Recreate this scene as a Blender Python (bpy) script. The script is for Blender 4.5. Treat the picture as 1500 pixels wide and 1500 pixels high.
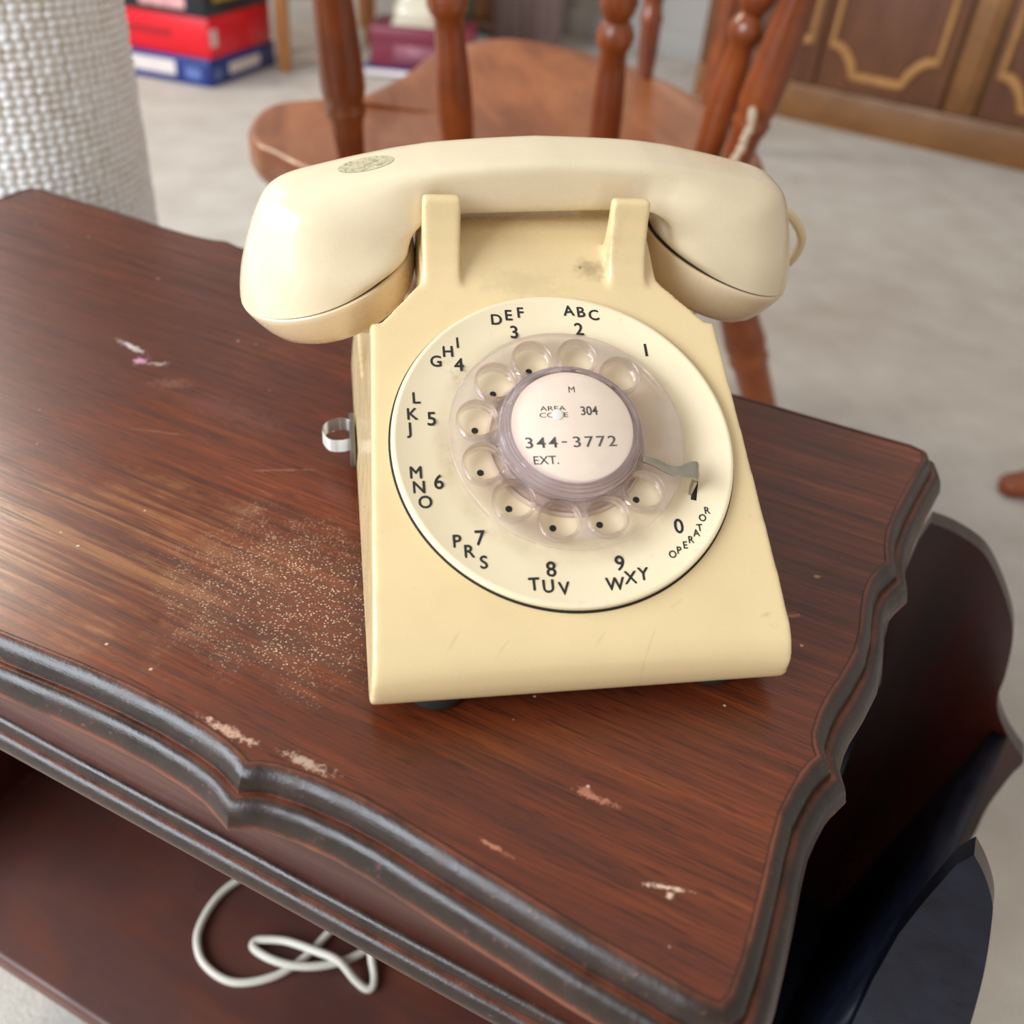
import bpy, bmesh, math, random
from mathutils import Vector, Matrix, Euler

random.seed(7)
for o in list(bpy.data.objects):
    bpy.data.objects.remove(o)
SC = bpy.context.scene
COL = SC.collection
H = 485.0                      # table top above the carpet, millimetres; table top is z = 0 in the local millimetre frame

def W(p):                      # millimetres on the table frame -> metres above the floor
    return Vector((p[0] / 1000.0, p[1] / 1000.0, (p[2] + H) / 1000.0))

# ------------------------------------------------------------------ camera
cam_d = bpy.data.cameras.new('camera')
cam = bpy.data.objects.new('camera', cam_d)
COL.objects.link(cam)
cam_d.sensor_width = 36.0
cam_d.lens = 1373.69 * 36.0 / 1500.0
cam_d.clip_start = 0.01
R3 = Matrix(((0.9844221853, 0.0370231468, -0.1718785839),
             (-0.1585226324, 0.6097400884, -0.7765871487),
             (0.0760495629, 0.7917362636, 0.6061106771))).to_4x4()
cam.matrix_world = Matrix.Translation(W((-73.506, -194.831, 236.767))) @ R3
cam_d.dof.use_dof = True
cam_d.dof.focus_distance = 0.330
cam_d.dof.aperture_fstop = 8.2
SC.camera = cam

# ------------------------------------------------------------------ world, lights, exposure
SC.view_settings.view_transform = 'Standard'
SC.view_settings.look = 'None'
SC.view_settings.exposure = 0.0
SC.view_settings.gamma = 1.0
SC.view_settings.use_curve_mapping = False
world = bpy.data.worlds.new('world')
SC.world = world
world.use_nodes = True
wb = world.node_tree.nodes['Background']
wb.inputs['Color'].default_value = (1.0, 0.945, 0.875, 1)
wb.inputs['Strength'].default_value = 0.60

def area(name, loc, target, sx, sy, power, color):
    d = bpy.data.lights.new(name, 'AREA')
    d.shape = 'RECTANGLE'; d.size = sx; d.size_y = sy; d.energy = power; d.color = color
    o = bpy.data.objects.new(name, d); COL.objects.link(o)
    o.location = loc
    o.rotation_euler = (Vector(target) - Vector(loc)).to_track_quat('-Z', 'Y').to_euler()
    return o
area('window_light_left', (-2.75, -0.65, 1.75), (0.0, 0.3, 0.45), 3.0, 1.5, 185, (0.82, 0.91, 1.0))
area('window_light_back', (-1.75, 2.55, 2.35), (-0.2, 0.1, 0.5), 0.9, 0.6, 46, (1.0, 0.90, 0.74))

# ------------------------------------------------------------------ node helpers
def srgb(r, g, b):
    f = lambda c: (c / 12.92 if c <= 0.04045 else ((c + 0.055) / 1.055) ** 2.4)
    return (f(r / 255), f(g / 255), f(b / 255), 1)

class NT:
    def __init__(s, name):
        s.m = bpy.data.materials.new(name); s.m.use_nodes = True
        s.t = s.m.node_tree; s.b = s.t.nodes['Principled BSDF']
        s.out = s.t.nodes['Material Output']
    def n(s, typ, **kw):
        nd = s.t.nodes.new(typ)
        for k, v in kw.items():
            setattr(nd, k, v)
        return nd
    def l(s, a, b): s.t.links.new(a, b)
    def coord(s, scale=(1, 1, 1), loc=(0, 0, 0), rot=(0, 0, 0), out='Object'):
        tc = s.n('ShaderNodeTexCoord'); mp = s.n('ShaderNodeMapping')
        mp.inputs['Scale'].default_value = scale; mp.inputs['Location'].default_value = loc
        mp.inputs['Rotation'].default_value = rot
        s.l(tc.outputs[out], mp.inputs['Vector']); return mp.outputs['Vector']
    def noise(s, vec, scale, detail=4, rough=.55, dist=0.0):
        nd = s.n('ShaderNodeTexNoise'); nd.inputs['Scale'].default_value = scale
        nd.inputs['Detail'].default_value = detail; nd.inputs['Roughness'].default_value = rough
        nd.inputs['Distortion'].default_value = dist
        s.l(vec, nd.inputs['Vector']); return nd.outputs['Fac']
    def ramp(s, fac, stops):
        nd = s.n('ShaderNodeValToRGB'); e = nd.color_ramp.elements
        while len(e) < len(stops): e.new(.5)
        for el, (p, c) in zip(e, stops):
            el.position = p; el.color = c if len(c) == 4 else (*c, 1)
        s.l(fac, nd.inputs['Fac']); return nd.outputs['Color']
    def mix(s, fac, a, b, typ='MIX'):
        nd = s.n('ShaderNodeMix', data_type='RGBA', blend_type=typ)
        for sock, v in ((nd.inputs[0], fac), (nd.inputs[6], a), (nd.inputs[7], b)):
            if isinstance(v, (int, float)): sock.default_value = v
            elif isinstance(v, tuple): sock.default_value = v
            else: s.l(v, sock)
        return nd.outputs[2]
    def math(s, op, a, b=None, clamp=False):
        nd = s.n('ShaderNodeMath', operation=op, use_clamp=clamp)
        for i, v in enumerate((a, b)):
            if v is None: continue
            if isinstance(v, (int, float)): nd.inputs[i].default_value = v
            else: s.l(v, nd.inputs[i])
        return nd.outputs[0]
    def mapr(s, v, a, b, c=0.0, d=1.0):
        nd = s.n('ShaderNodeMapRange'); nd.interpolation_type = 'SMOOTHSTEP'
        s.l(v, nd.inputs[0])
        for i, q in enumerate((a, b, c, d)): nd.inputs[i + 1].default_value = q
        return nd.outputs[0]
    def bump(s, h, strength, dist):
        nd = s.n('ShaderNodeBump'); nd.inputs['Strength'].default_value = strength
        nd.inputs['Distance'].default_value = dist
        s.l(h, nd.inputs['Height']); s.l(nd.outputs[0], s.b.inputs['Normal'])
    def blob(s, vec, cx, cy, rx, ry, ang=0.0, soft=.5, distort=None):
        """soft elliptical mask on the object's x/y plane (metres)"""
        mp = s.n('ShaderNodeMapping'); mp.vector_type = 'TEXTURE'
        mp.inputs['Location'].default_value = (cx, cy, 0); mp.inputs['Rotation'].default_value = (0, 0, ang)
        mp.inputs['Scale'].default_value = (rx, ry, 1e3)
        s.l(vec, mp.inputs['Vector'])
        ln = s.n('ShaderNodeVectorMath', operation='LENGTH'); s.l(mp.outputs[0], ln.inputs[0])
        v = ln.outputs['Value']
        if distort is not None: v = s.math('ADD', v, distort)
        return s.mapr(v, 1.0, 1.0 - soft)

def simple(name, color, rough=.5, metal=0.0, spec=.5, var=.12, nscale=30, bump=0.0, bscale=200, coat=0.0):
    t = NT(name)
    f = t.noise(t.coord(), nscale, 4)
    dark = tuple(c * (1 - var) for c in color[:3]) + (1,)
    lite = tuple(min(1, c * (1 + var)) for c in color[:3]) + (1,)
    t.l(t.ramp(f, [(.3, dark), (.7, lite)]), t.b.inputs['Base Color'])
    t.b.inputs['Roughness'].default_value = rough; t.b.inputs['Metallic'].default_value = metal
    t.b.inputs['Specular IOR Level'].default_value = spec; t.b.inputs['Coat Weight'].default_value = coat
    if bump: t.bump(t.noise(t.coord(), bscale, 3), bump, .001)
    return t.m

def wood(name, dark, mid, lite, stretch=(6, 160, 160), rough=(.22, .42), bump=.12, blotch=5.0, coat=.25):
    t = NT(name)
    g = t.noise(t.coord(stretch), 1.0, 6, .62, .6)
    g2 = t.noise(t.coord((stretch[0] * .35, stretch[1] * .22, stretch[2] * .22)), 1.0, 4, .5, 1.2)
    b = t.noise(t.coord((blotch,) * 3), 1.0, 3)
    f = t.math('ADD', t.math('MULTIPLY', g, .55), t.math('MULTIPLY', g2, .45))
    c = t.ramp(f, [(.34, dark), (.5, mid), (.68, lite)])
    c = t.mix(t.mapr(b, .40, .66), c, t.mix(.55, c, dark))
    t.l(c, t.b.inputs['Base Color'])
    t.l(t.mapr(g, .3, .7, rough[1], rough[0]), t.b.inputs['Roughness'])
    t.b.inputs['Coat Weight'].default_value = coat; t.b.inputs['Coat Roughness'].default_value = .25
    t.bump(g, bump, .0006)
    return t, c

# ------------------------------------------------------------------ materials
def mat_ivory(name, base, rough=.2, dirt=.25, grime=()):
    t = NT(name)
    n1 = t.noise(t.coord(), 28, 5); n2 = t.noise(t.coord(), 260, 4, .7); n3 = t.noise(t.coord((1, 1, 1), (3, 1, 2)), 70, 6, .7)
    c = t.ramp(n1, [(.3, tuple(x * .95 for x in base[:3])), (.7, tuple(min(1, x * 1.03) for x in base[:3]))])
    sp = t.math('MULTIPLY', t.mapr(n3, .58, .78), t.mapr(n2, .48, .7))
    c = t.mix(t.math('MULTIPLY', sp, dirt), c, (.20, .13, .06, 1))
    if grime:
        v = t.coord(); wb_ = t.math('MULTIPLY', t.math('SUBTRACT', t.noise(v, 220, 5, .75), .5), 1.8)
        for (gx, gy, rx, ry, a_, k) in grime:
            c = t.mix(t.math('MULTIPLY', t.blob(v, gx, gy, rx, ry, a_, .9, wb_), k), c, (.16, .11, .055, 1))
    t.l(c, t.b.inputs['Base Color'])
    t.l(t.mapr(n3, .35, .75, rough, rough + .16), t.b.inputs['Roughness'])
    t.b.inputs['Coat Weight'].default_value = .35; t.b.inputs['Coat Roughness'].default_value = .12
    t.b.inputs['Subsurface Weight'].default_value = .0
    t.bump(n2, .03, .0004)
    return t.m

IVORY = mat_ivory('ivory_plastic', srgb(227, 201, 152), .22, .30, [(.0185, .128, .008, .0055, .2, .5), (.0150, .1285, .0010, .0010, 0, .95), (.024, .127, .010, .004, .3, .14), (-.008, .122, .020, .008, 0, .18), (-.043, .0075, .005, .0007, .9, .14), (-.028, .005, .004, .0006, .7, .12), (.004, .0065, .005, .0006, .8, .12), (.019, .0035, .006, .0006, 1.0, .15), (.030, .014, .005, .0006, .5, .12), (.060, .0095, .003, .001, .2, .2), (-.010, .016, .007, .0006, .3, .1)])
IVORY_H = mat_ivory('ivory_plastic_handset', srgb(228, 209, 175), .20, .08)
IVORY_CAP = mat_ivory('ivory_plastic_caps', srgb(231, 207, 170), .24, .12)

def mat_plate():
    t = NT('number_plate_enamel')
    tc = t.n('ShaderNodeTexCoord')
    ln = t.n('ShaderNodeVectorMath', operation='LENGTH'); t.l(tc.outputs['Object'], ln.inputs[0])
    r = ln.outputs['Value']
    n2 = t.noise(t.coord(), 240, 5, .7); n3 = t.noise(t.coord(), 60, 5, .65)
    c = t.ramp(t.noise(t.coord(), 30, 4), [(.3, srgb(234, 215, 178)), (.7, srgb(240, 223, 189))])
    # uneven darker ring round the finger wheel
    ring = t.math('MULTIPLY', t.mapr(r, .048, .041), t.mapr(r, .034, .040))
    g = t.math('ADD', t.math('MULTIPLY', ring, t.mapr(n3, .25, .75)), t.math('MULTIPLY', t.mapr(n3, .55, .8), t.mapr(n2, .5, .7)))
    c = t.mix(t.math('MULTIPLY', g, .32, True), c, srgb(150, 120, 84))
    t.l(c, t.b.inputs['Base Color']); t.b.inputs['Roughness'].default_value = .32
    t.b.inputs['Coat Weight'].default_value = .2
    return t.m
PLATE = mat_plate()
INK = simple('black_ink', (.018, .017, .018), .5, var=.2)
INK_THIN = simple('grey_stamp_ink', (.07, .06, .06), .6, var=.6, nscale=900)
BLACK = simple('black_rubber', (.014, .011, .010), .55)
GAP = simple('dark_gap', (.012, .009, .006), .8)
CARD = simple('card_paper', srgb(241, 221, 202), .55, var=.04, nscale=120)
WHITE = simple('white_plastic', srgb(236, 234, 230), .35, var=.04)
STEEL = simple('brushed_steel', srgb(178, 172, 158), .28, 1.0, var=.15, nscale=200)
GREYM = simple('grey_metal', srgb(120, 116, 110), .4, .7)
SPRING = simple('dial_well_metal', srgb(204, 182, 164), .4, .1)

def mat_clear(name, tint, haze=(.02, .12), rough=.04, inner=0.0):
    t = NT(name)
    tr = t.n('ShaderNodeBsdfTransparent'); tr.inputs['Color'].default_value = (*tint, 1)
    gl = t.n('ShaderNodeBsdfGlossy'); gl.inputs['Roughness'].default_value = rough
    gl.inputs['Color'].default_value = (1, 1, 1, 1)
    df = t.n('ShaderNodeBsdfDiffuse'); df.inputs['Color'].default_value = (*[c * .9 for c in tint], 1)
    lw = t.n('ShaderNodeLayerWeight'); lw.inputs['Blend'].default_value = .5
    fr = t.math('ADD', t.math('MULTIPLY', t.math('POWER', lw.outputs['Facing'], 3.0), .9), .035)
    if inner:
        fz = t.n('ShaderNodeFresnel'); fz.inputs['IOR'].default_value = 1.49
        fr = t.math('ADD', t.math('MULTIPLY', fr, 1 - inner), t.math('MULTIPLY', fz.outputs[0], inner))
    sm = t.noise(t.coord(), 90, 4, .6)
    m0 = t.n('ShaderNodeMixShader'); t.l(t.mapr(sm, .3, .8, *haze), m0.inputs[0]); t.l(tr.outputs[0], m0.inputs[1]); t.l(df.outputs[0], m0.inputs[2])
    mx = t.n('ShaderNodeMixShader'); t.l(fr, mx.inputs[0]); t.l(m0.outputs[0], mx.inputs[1]); t.l(gl.outputs[0], mx.inputs[2])
    t.l(mx.outputs[0], t.out.inputs['Surface'])
    return t.m
CLEAR = mat_clear('clear_dial_plastic', (.965, .935, .93), inner=.45)
CLEAR_RIM = mat_clear('clear_rim_plastic', (.95, .91, .90), (.0, .05), .03, .6)
CLEAR_HUB = mat_clear('clear_hub_plastic', (.87, .81, .84), (.08, .20), .05)

def mat_top():
    t = NT('mahogany_veneer')
    v = t.coord()
    g = t.noise(t.coord((9, 260, 260)), 1.0, 7, .68, .5)
    g2 = t.noise(t.coord((4, 55, 55), (1, 2, 0)), 1.0, 5, .55, 1.6)
    b = t.noise(t.coord((7, 9, 9), (0, 5, 0)), 1.0, 4, .6, .6)
    pore = t.noise(t.coord((70, 1300, 1300)), 1.0, 2, .5)
    g3 = t.noise(t.coord((16, 620, 620), (2, 0, 0)), 1.0, 5, .7, .3)
    f = t.math('ADD', t.math('ADD', t.math('MULTIPLY', g, .34), t.math('MULTIPLY', g2, .30)), t.math('MULTIPLY', g3, .36))
    c = t.ramp(f, [(.34, srgb(50, 20, 9)), (.45, srgb(88, 37, 15)), (.56, srgb(116, 51, 21)), (.68, srgb(150, 77, 35))])
    c = t.mix(t.mapr(b, .42, .66), c, t.mix(.6, c, srgb(78, 34, 22)))
    c = t.mix(t.math('MULTIPLY', t.mapr(pore, .54, .68), .6), c, srgb(44, 18, 10))
    wob = t.math('MULTIPLY', t.math('SUBTRACT', t.noise(v, 45, 4, .7), .5), 1.5)
    wob2 = t.math('MULTIPLY', t.math('SUBTRACT', t.noise(v, 420, 3, .7), .5), 2.6)
    # warm sheen left of the telephone, painted into the wood colour
    hz = t.blob(v, -.262, .052, .085, .052, .05, .7, wob)
    c = t.mix(t.math('MULTIPLY', hz, t.mapr(g, .44, .62, .0, .50)), c, srgb(176, 124, 78))
    # gritty dust patch beside the telephone
    vo = t.n('ShaderNodeTexVoronoi'); vo.inputs['Scale'].default_value = 900; t.l(v, vo.inputs['Vector'])
    dm = t.blob(v, -.186, .066, .068, .050, .05, .75, wob)
    sp = t.math('MULTIPLY', t.mapr(vo.outputs['Distance'], .42, .22), t.mapr(t.noise(v, 500, 3), .42, .54))
    dust = t.math('MULTIPLY', sp, dm)
    c = t.mix(t.math('MULTIPLY', dm, .20), c, srgb(120, 88, 66))
    c = t.mix(t.math('MULTIPLY', dust, .85), c, srgb(206, 176, 146))
    # stray specks everywhere
    vs = t.n('ShaderNodeTexVoronoi'); vs.inputs['Scale'].default_value = 105; t.l(v, vs.inputs['Vector'])
    wn = t.n('ShaderNodeTexWhiteNoise'); t.l(vs.outputs['Position'], wn.inputs['Vector'])
    ssp = t.math('MULTIPLY', t.mapr(vs.outputs['Distance'], .085, .05), t.mapr(wn.outputs['Value'], .74, .78))
    c = t.mix(t.math('MULTIPLY', ssp, .8), c, srgb(205, 180, 155))
    # scratches and chips:  x, y, rx, ry, angle, colour, strength
    for (x, y, rx, ry, a, col, k) in [
            (-.366, .1715, .0125, .0026, -.15, srgb(214, 202, 196), .95), (-.3525, .163, .0042, .0042, .8, srgb(216, 150, 172), .9),
            (-.343, .166, .006, .003, .6, srgb(190, 165, 155), .7), (-.325, .155, .012, .006, .5, srgb(134, 84, 62), .6),
            (-.166, .0042, .013, .0022, -.02, srgb(200, 160, 138), .9), (-.138, .0062, .011, .0024, .02, srgb(186, 160, 140), .8),
            (-.028, .0205, .0075, .0011, .28, srgb(214, 186, 160), .95), (-.026, .0190, .0016, .0016, 0, srgb(214, 186, 160), .9),
            (-.056, .0378, .0080, .0016, .03, srgb(176, 112, 86), .9), (-.060, .0386, .0032, .0028, .2, srgb(176, 112, 86), .8),
            (-.076, .0085, .0060, .0010, -.1, srgb(190, 130, 100), .7), (-.300, .120, .020, .0012, .35, srgb(140, 88, 62), .6),
            (-.236, .126, .018, .0010, .6, srgb(150, 100, 76), .6), (-.022, .150, .0050, .0016, .6, srgb(176, 110, 80), .7),
            (-.018, .178, .0022, .0016, 0, srgb(190, 140, 90), .8), (-.285, .150, .035, .012, .0, srgb(110, 62, 48), .5)]:
        c = t.mix(t.math('MULTIPLY', t.blob(v, x, y, rx, ry, a, .8, wob2), k), c, col)
    t.l(c, t.b.inputs['Base Color'])
    r = t.mapr(g, .3, .7, .38, .22)
    r = t.math('ADD', r, t.math('MULTIPLY', dm, .3)); r = t.math('ADD', r, t.math('MULTIPLY', t.mapr(b, .4, .7), .08))
    t.l(r, t.b.inputs['Roughness'])
    t.b.inputs['Coat Weight'].default_value = .12; t.b.inputs['Coat Roughness'].default_value = .22
    hsum = t.math('ADD', t.math('MULTIPLY', g, .5), t.math('MULTIPLY', dust, .8))
    hsum = t.math('SUBTRACT', hsum, t.math('MULTIPLY', pore, .4))
    t.bump(hsum, .22, .0005)
    return t.m
TOP = mat_top()

def mat_mould(name, k=1.0):
    t = NT(name)
    v = t.coord()
    n1 = t.noise(t.coord((50, 50, 50)), 1.0, 5, .65); n2 = t.noise(v, 420, 4, .7); n3 = t.noise(t.coord((30, 300, 300)), 1, 3)
    c = t.ramp(n1, [(.3, srgb(25, 15, 10)), (.7, srgb(50, 30, 21))])
    wear = t.mapr(n2, .60, .72)
    c = t.mix(t.math('MULTIPLY', wear, t.mapr(n1, .42, .62, .1, .7)), c, srgb(138, 84, 58))
    # paint worn through along the thin arrises (set per vertex from the moulding's profile)
    at = t.n('ShaderNodeAttribute'); at.attribute_name = 'arris'
    c = t.mix(t.math('MULTIPLY', at.outputs['Fac'], t.mapr(n1, .36, .6, .35 * k, .95 * k), True), c, srgb(126, 66, 42))
    t.l(c, t.b.inputs['Base Color'])
    t.l(t.mapr(n1, .3, .7, .26, .40), t.b.inputs['Roughness'])
    t.b.inputs['Coat Weight'].default_value = .0
    t.bump(t.math('ADD', n3, n2), .25, .0006)
    return t.m
MOULD = mat_mould('dark_carved_moulding')
MOULD2 = mat_mould('dark_apron_moulding', .6)
APRON, _ = wood('mahogany_apron', srgb(58, 24, 17), srgb(86, 40, 28), srgb(104, 54, 38), bump=.05); APRON = APRON.m
SHELFW, _ = wood('mahogany_shelf', srgb(58, 26, 20), srgb(80, 40, 30), srgb(104, 58, 42), (10, 40, 40), (.4, .6), .06, 12, .1); SHELFW = SHELFW.m
PANELW, _ = wood('dark_mahogany_board', srgb(34, 11, 8), srgb(62, 21, 13), srgb(84, 32, 20), (30, 30, 6), (.25, .4), .05); PANELW = PANELW.m
LINING = simple('blue_black_stain', (.008, .009, .019), .38, spec=.2, var=.5, nscale=60, bump=.2, bscale=900)
EDGE = simple('lit_grey_brown_edge', srgb(70, 58, 50), .4, var=.35, nscale=120)  # light caught by the rack's board edges, put into their colour
BARE = simple('bare_wood_chip', srgb(196, 168, 122), .6)
CHAIRW, _ = wood('chair_maple', srgb(92, 40, 16), srgb(142, 68, 28), srgb(170, 92, 44), (14, 14, 14), (.2, .35), .03, 7); CHAIRW = CHAIRW.m
SEATW, _ = wood('chair_seat_maple', srgb(124, 64, 28), srgb(172, 100, 52), srgb(194, 124, 72), (26, 5, 26), (.3, .45), .03, 5); SEATW = SEATW.m
HONEY, _ = wood('honey_wood', srgb(150, 94, 46), srgb(180, 118, 62), srgb(200, 140, 84), (20, 20, 4), (.35, .5), .03); HONEY = HONEY.m
CABW, _ = wood('cabinet_brown', srgb(88, 50, 30), srgb(108, 66, 42), srgb(120, 76, 50), (50, 50, 8), (.4, .55), .03, 3, .1); CABW = CABW.m
CABF, _ = wood('cabinet_frame_oak', srgb(112, 72, 34), srgb(134, 90, 46), srgb(150, 104, 58), (10, 60, 60), (.4, .55), .03, 3, .1); CABF = CABF.m
CABM = simple('cabinet_gilt_moulding', srgb(172, 124, 70), .42, var=.12)
DARKW, _ = wood('dark_shelf_wood', srgb(84, 52, 28), srgb(116, 76, 42), srgb(136, 92, 54), (10, 40, 40), (.4, .6), .03); DARKW = DARKW.m
CORDM = simple('ivory_cord_vinyl', srgb(206, 200, 186), .45, var=.05)
CORDH = simple('ivory_handset_cord', srgb(226, 206, 164), .4, var=.05)
FIBRE = simple('natural_twine', srgb(196, 172, 146), .9, var=.2, nscale=300)
WALLM = simple('grey_white_wall', srgb(176, 172, 168), .8, var=.03, nscale=4)
BLUE = simple('box_blue', srgb(30, 52, 124), .35, var=.1)
BLUE2 = simple('box_pale_blue', srgb(96, 116, 178), .35, var=.2, nscale=60)
RED = simple('box_red', srgb(226, 22, 40), .32, var=.06)
REDD = simple('box_dark_red_print', srgb(168, 18, 34), .35, var=.2, nscale=70)
BLACKB = simple('box_black', srgb(34, 36, 44), .32, var=.2)
GOLD = simple('box_gold_print', srgb(184, 160, 44), .4, var=.35, nscale=60)
PINK = simple('box_pink_print', srgb(224, 164, 166), .4, var=.3, nscale=45)
PRINTW = simple('box_white_print', srgb(226, 216, 214), .4, var=.06)
MAROON = simple('maroon_card', srgb(128, 46, 66), .38, var=.1)
MAROON2 = simple('maroon_pale_print', srgb(152, 92, 108), .45, var=.12, nscale=70)
CREAM = simple('cream_enamel', srgb(226, 218, 196), .25, var=.03, coat=.3)
MAUVE = simple('mauve_grey_fabric', srgb(186, 160, 154), .85, var=.06)
OLIVE = simple('olive_cloth', srgb(130, 116, 84), .8, var=.15)

def mat_carpet():
    t = NT('cut_pile_carpet')
    n1 = t.noise(t.coord(), 9, 5, .6); n2 = t.noise(t.coord(), 420, 3, .7); n3 = t.noise(t.coord(), 60, 4, .7)
    c = t.ramp(n1, [(.32, srgb(192, 184, 174)), (.68, srgb(212, 206, 198))])
    c = t.mix(t.mapr(n2, .35, .7, 0, .35), c, srgb(158, 148, 138))
    t.l(c, t.b.inputs['Base Color']); t.b.inputs['Roughness'].default_value = .95
    t.b.inputs['Specular IOR Level'].default_value = .1; t.b.inputs['Sheen Weight'].default_value = .15
    t.bump(t.math('ADD', n2, n3), .6, .004)
    return t.m
CARPET = mat_carpet()

def mat_knit():
    t = NT('white_woven_cotton')
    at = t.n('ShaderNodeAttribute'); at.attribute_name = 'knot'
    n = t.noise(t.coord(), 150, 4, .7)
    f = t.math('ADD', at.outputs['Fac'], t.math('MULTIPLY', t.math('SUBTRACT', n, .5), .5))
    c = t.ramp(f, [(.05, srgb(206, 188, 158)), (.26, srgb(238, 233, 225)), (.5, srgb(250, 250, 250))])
    t.l(c, t.b.inputs['Base Color']); t.b.inputs['Roughness'].default_value = .9
    t.bump(t.noise(t.coord(), 900, 2), .3, .001)
    return t.m
KNIT = mat_knit()

# ------------------------------------------------------------------ object helpers
def tag(o, label=None, cat=None, group=None, kind=None):
    if label: o['label'] = label
    if cat: o['category'] = cat
    if group: o['group'] = group
    if kind: o['kind'] = kind
    return o

def empty(name, loc=(0, 0, -H), rotz=0.0, label=None, cat=None, group=None):
    o = bpy.data.objects.new(name, None); COL.objects.link(o)
    o.empty_display_size = .02
    o.location = W(loc); o.rotation_euler = (0, 0, rotz)
    return tag(o, label, cat, group)

def link(name, me, mats, parent=None, smooth=True, mw=None):
    """mesh vertices are metres in the parent's frame (or in mw's frame when given)"""
    o = bpy.data.objects.new(name, me); COL.objects.link(o)
    for m in (mats if isinstance(mats, (list, tuple)) else [mats]):
        me.materials.append(m)
    if parent is not None: o.parent = parent
    if mw is not None: o.matrix_local = mw
    if smooth:
        for p in me.polygons: p.use_smooth = True
    return o

def bm_obj(name, bm, mats, parent=None, smooth=True, mw=None, angle=35):
    bmesh.ops.recalc_face_normals(bm, faces=bm.faces)
    if smooth:
        lim = math.radians(angle)
        for e in bm.edges:
            if len(e.link_faces) == 2 and e.calc_face_angle(0) > lim: e.smooth = False
    me = bpy.data.meshes.new(name); bm.to_mesh(me); bm.free()
    return link(name, me, mats, parent, smooth, mw)

def S(p): return Vector((p[0] / 1000.0, p[1] / 1000.0, p[2] / 1000.0))

def bm_box(bm, c, d, bev=0.0, seg=2, rot=None):
    """box with centre c and full size d, millimetres"""
    b2 = bmesh.new(); bmesh.ops.create_cube(b2, size=1.0)
    for v in b2.verts: v.co = Vector((v.co.x * d[0], v.co.y * d[1], v.co.z * d[2]))
    if bev: bmesh.ops.bevel(b2, geom=list(b2.edges), offset=bev, segments=seg, profile=.5, affect='EDGES')
    M = (rot.to_4x4() if rot is not None else Matrix.Identity(4))
    for v in b2.verts: v.co = S(M @ v.co + Vector(c))
    me = bpy.data.meshes.new('t'); b2.to_mesh(me); b2.free(); bm.from_mesh(me); bpy.data.meshes.remove(me)
    return bm

def bm_prism(bm, pts, axis_fn, t0, t1):
    """closed outline pts (2-D, mm) extruded from t0 to t1; axis_fn(u, v, t) -> mm point"""
    a = [bm.verts.new(S(axis_fn(u, v, t0))) for u, v in pts]
    b = [bm.verts.new(S(axis_fn(u, v, t1))) for u, v in pts]
    n = len(pts)
    bm.faces.new(a); bm.faces.new(b[::-1])
    for i in range(n):
        bm.faces.new((a[i], b[i], b[(i + 1) % n], a[(i + 1) % n]))
    return bm

def bm_lathe(bm, prof, seg=48, cap=True, M=None):
    """prof: (r, z) mm from one end to the other, about z; M optional 4x4 in mm"""
    rings = []
    for r, z in prof:
        ring = []
        if r < 1e-6:
            p = Vector((0, 0, z)); p = M @ p if M else p
            ring = [bm.verts.new(S(p))]
        else:
            for i in range(seg):
                a = 2 * math.pi * i / seg
                p = Vector((r * math.cos(a), r * math.sin(a), z)); p = M @ p if M else p
                ring.append(bm.verts.new(S(p)))
        rings.append(ring)
    for a, b in zip(rings[:-1], rings[1:]):
        for i in range(seg):
            j = (i + 1) % seg
            if len(a) == 1 and len(b) == 1: continue
            if len(a) == 1: bm.faces.new((a[0], b[i], b[j]))
            elif len(b) == 1: bm.faces.new((a[i], a[j], b[0]))
            else: bm.faces.new((a[i], a[j], b[j], b[i]))
    if cap:
        for rg in (rings[0], rings[-1]):
            if len(rg) > 1: bm.faces.new(rg)
    return bm

def axis_matrix(p0, p1):
    p0 = Vector(p0); d = (Vector(p1) - p0)
    q = d.normalized().to_track_quat('Z', 'Y')
    return Matrix.Translation(p0) @ q.to_matrix().to_4x4(), d.length

def catmull(pts, n=8, closed=False):
    P = [Vector(p) for p in pts]; out = []
    N = len(P)
    for i in range(N if closed else N - 1):
        g = lambda k: P[k % N] if closed else P[max(0, min(N - 1, k))]
        a, b, c, d = g(i - 1), g(i), g(i + 1), g(i + 2)
        for j in range(n):
            t = j / n
            out.append(.5 * ((2 * b) + (c - a) * t + (2 * a - 5 * b + 4 * c - d) * t * t + (3 * b - a - 3 * c + d) * t ** 3))
    if not closed: out.append(P[-1])
    return out

def bm_tube(bm, pts, r, seg=10, radii=None):
    rings = []
    up = Vector((0, 0, 1))
    for i, p in enumerate(pts):
        t = (pts[min(i + 1, len(pts) - 1)] - pts[max(i - 1, 0)]).normalized()
        if i == 0: u = t.orthogonal().normalized()
        else: u = (u - t * u.dot(t)).normalized()
        w = t.cross(u); rr = radii[i] if radii else r
        rings.append([bm.verts.new(S(p + u * (rr * math.cos(2 * math.pi * k / seg)) + w * (rr * math.sin(2 * math.pi * k / seg)))) for k in range(seg)])
    for a, b in zip(rings[:-1], rings[1:]):
        for k in range(seg):
            bm.faces.new((a[k], a[(k + 1) % seg], b[(k + 1) % seg], b[k]))
    bm.faces.new(rings[0]); bm.faces.new(rings[-1][::-1])
    return bm

def curve_mesh(cu):
    o = bpy.data.objects.new('tmp', cu); COL.objects.link(o)
    dg = bpy.context.evaluated_depsgraph_get()
    me = bpy.data.meshes.new_from_object(o.evaluated_get(dg))
    bpy.data.objects.remove(o); bpy.data.curves.remove(cu)
    return me

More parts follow.
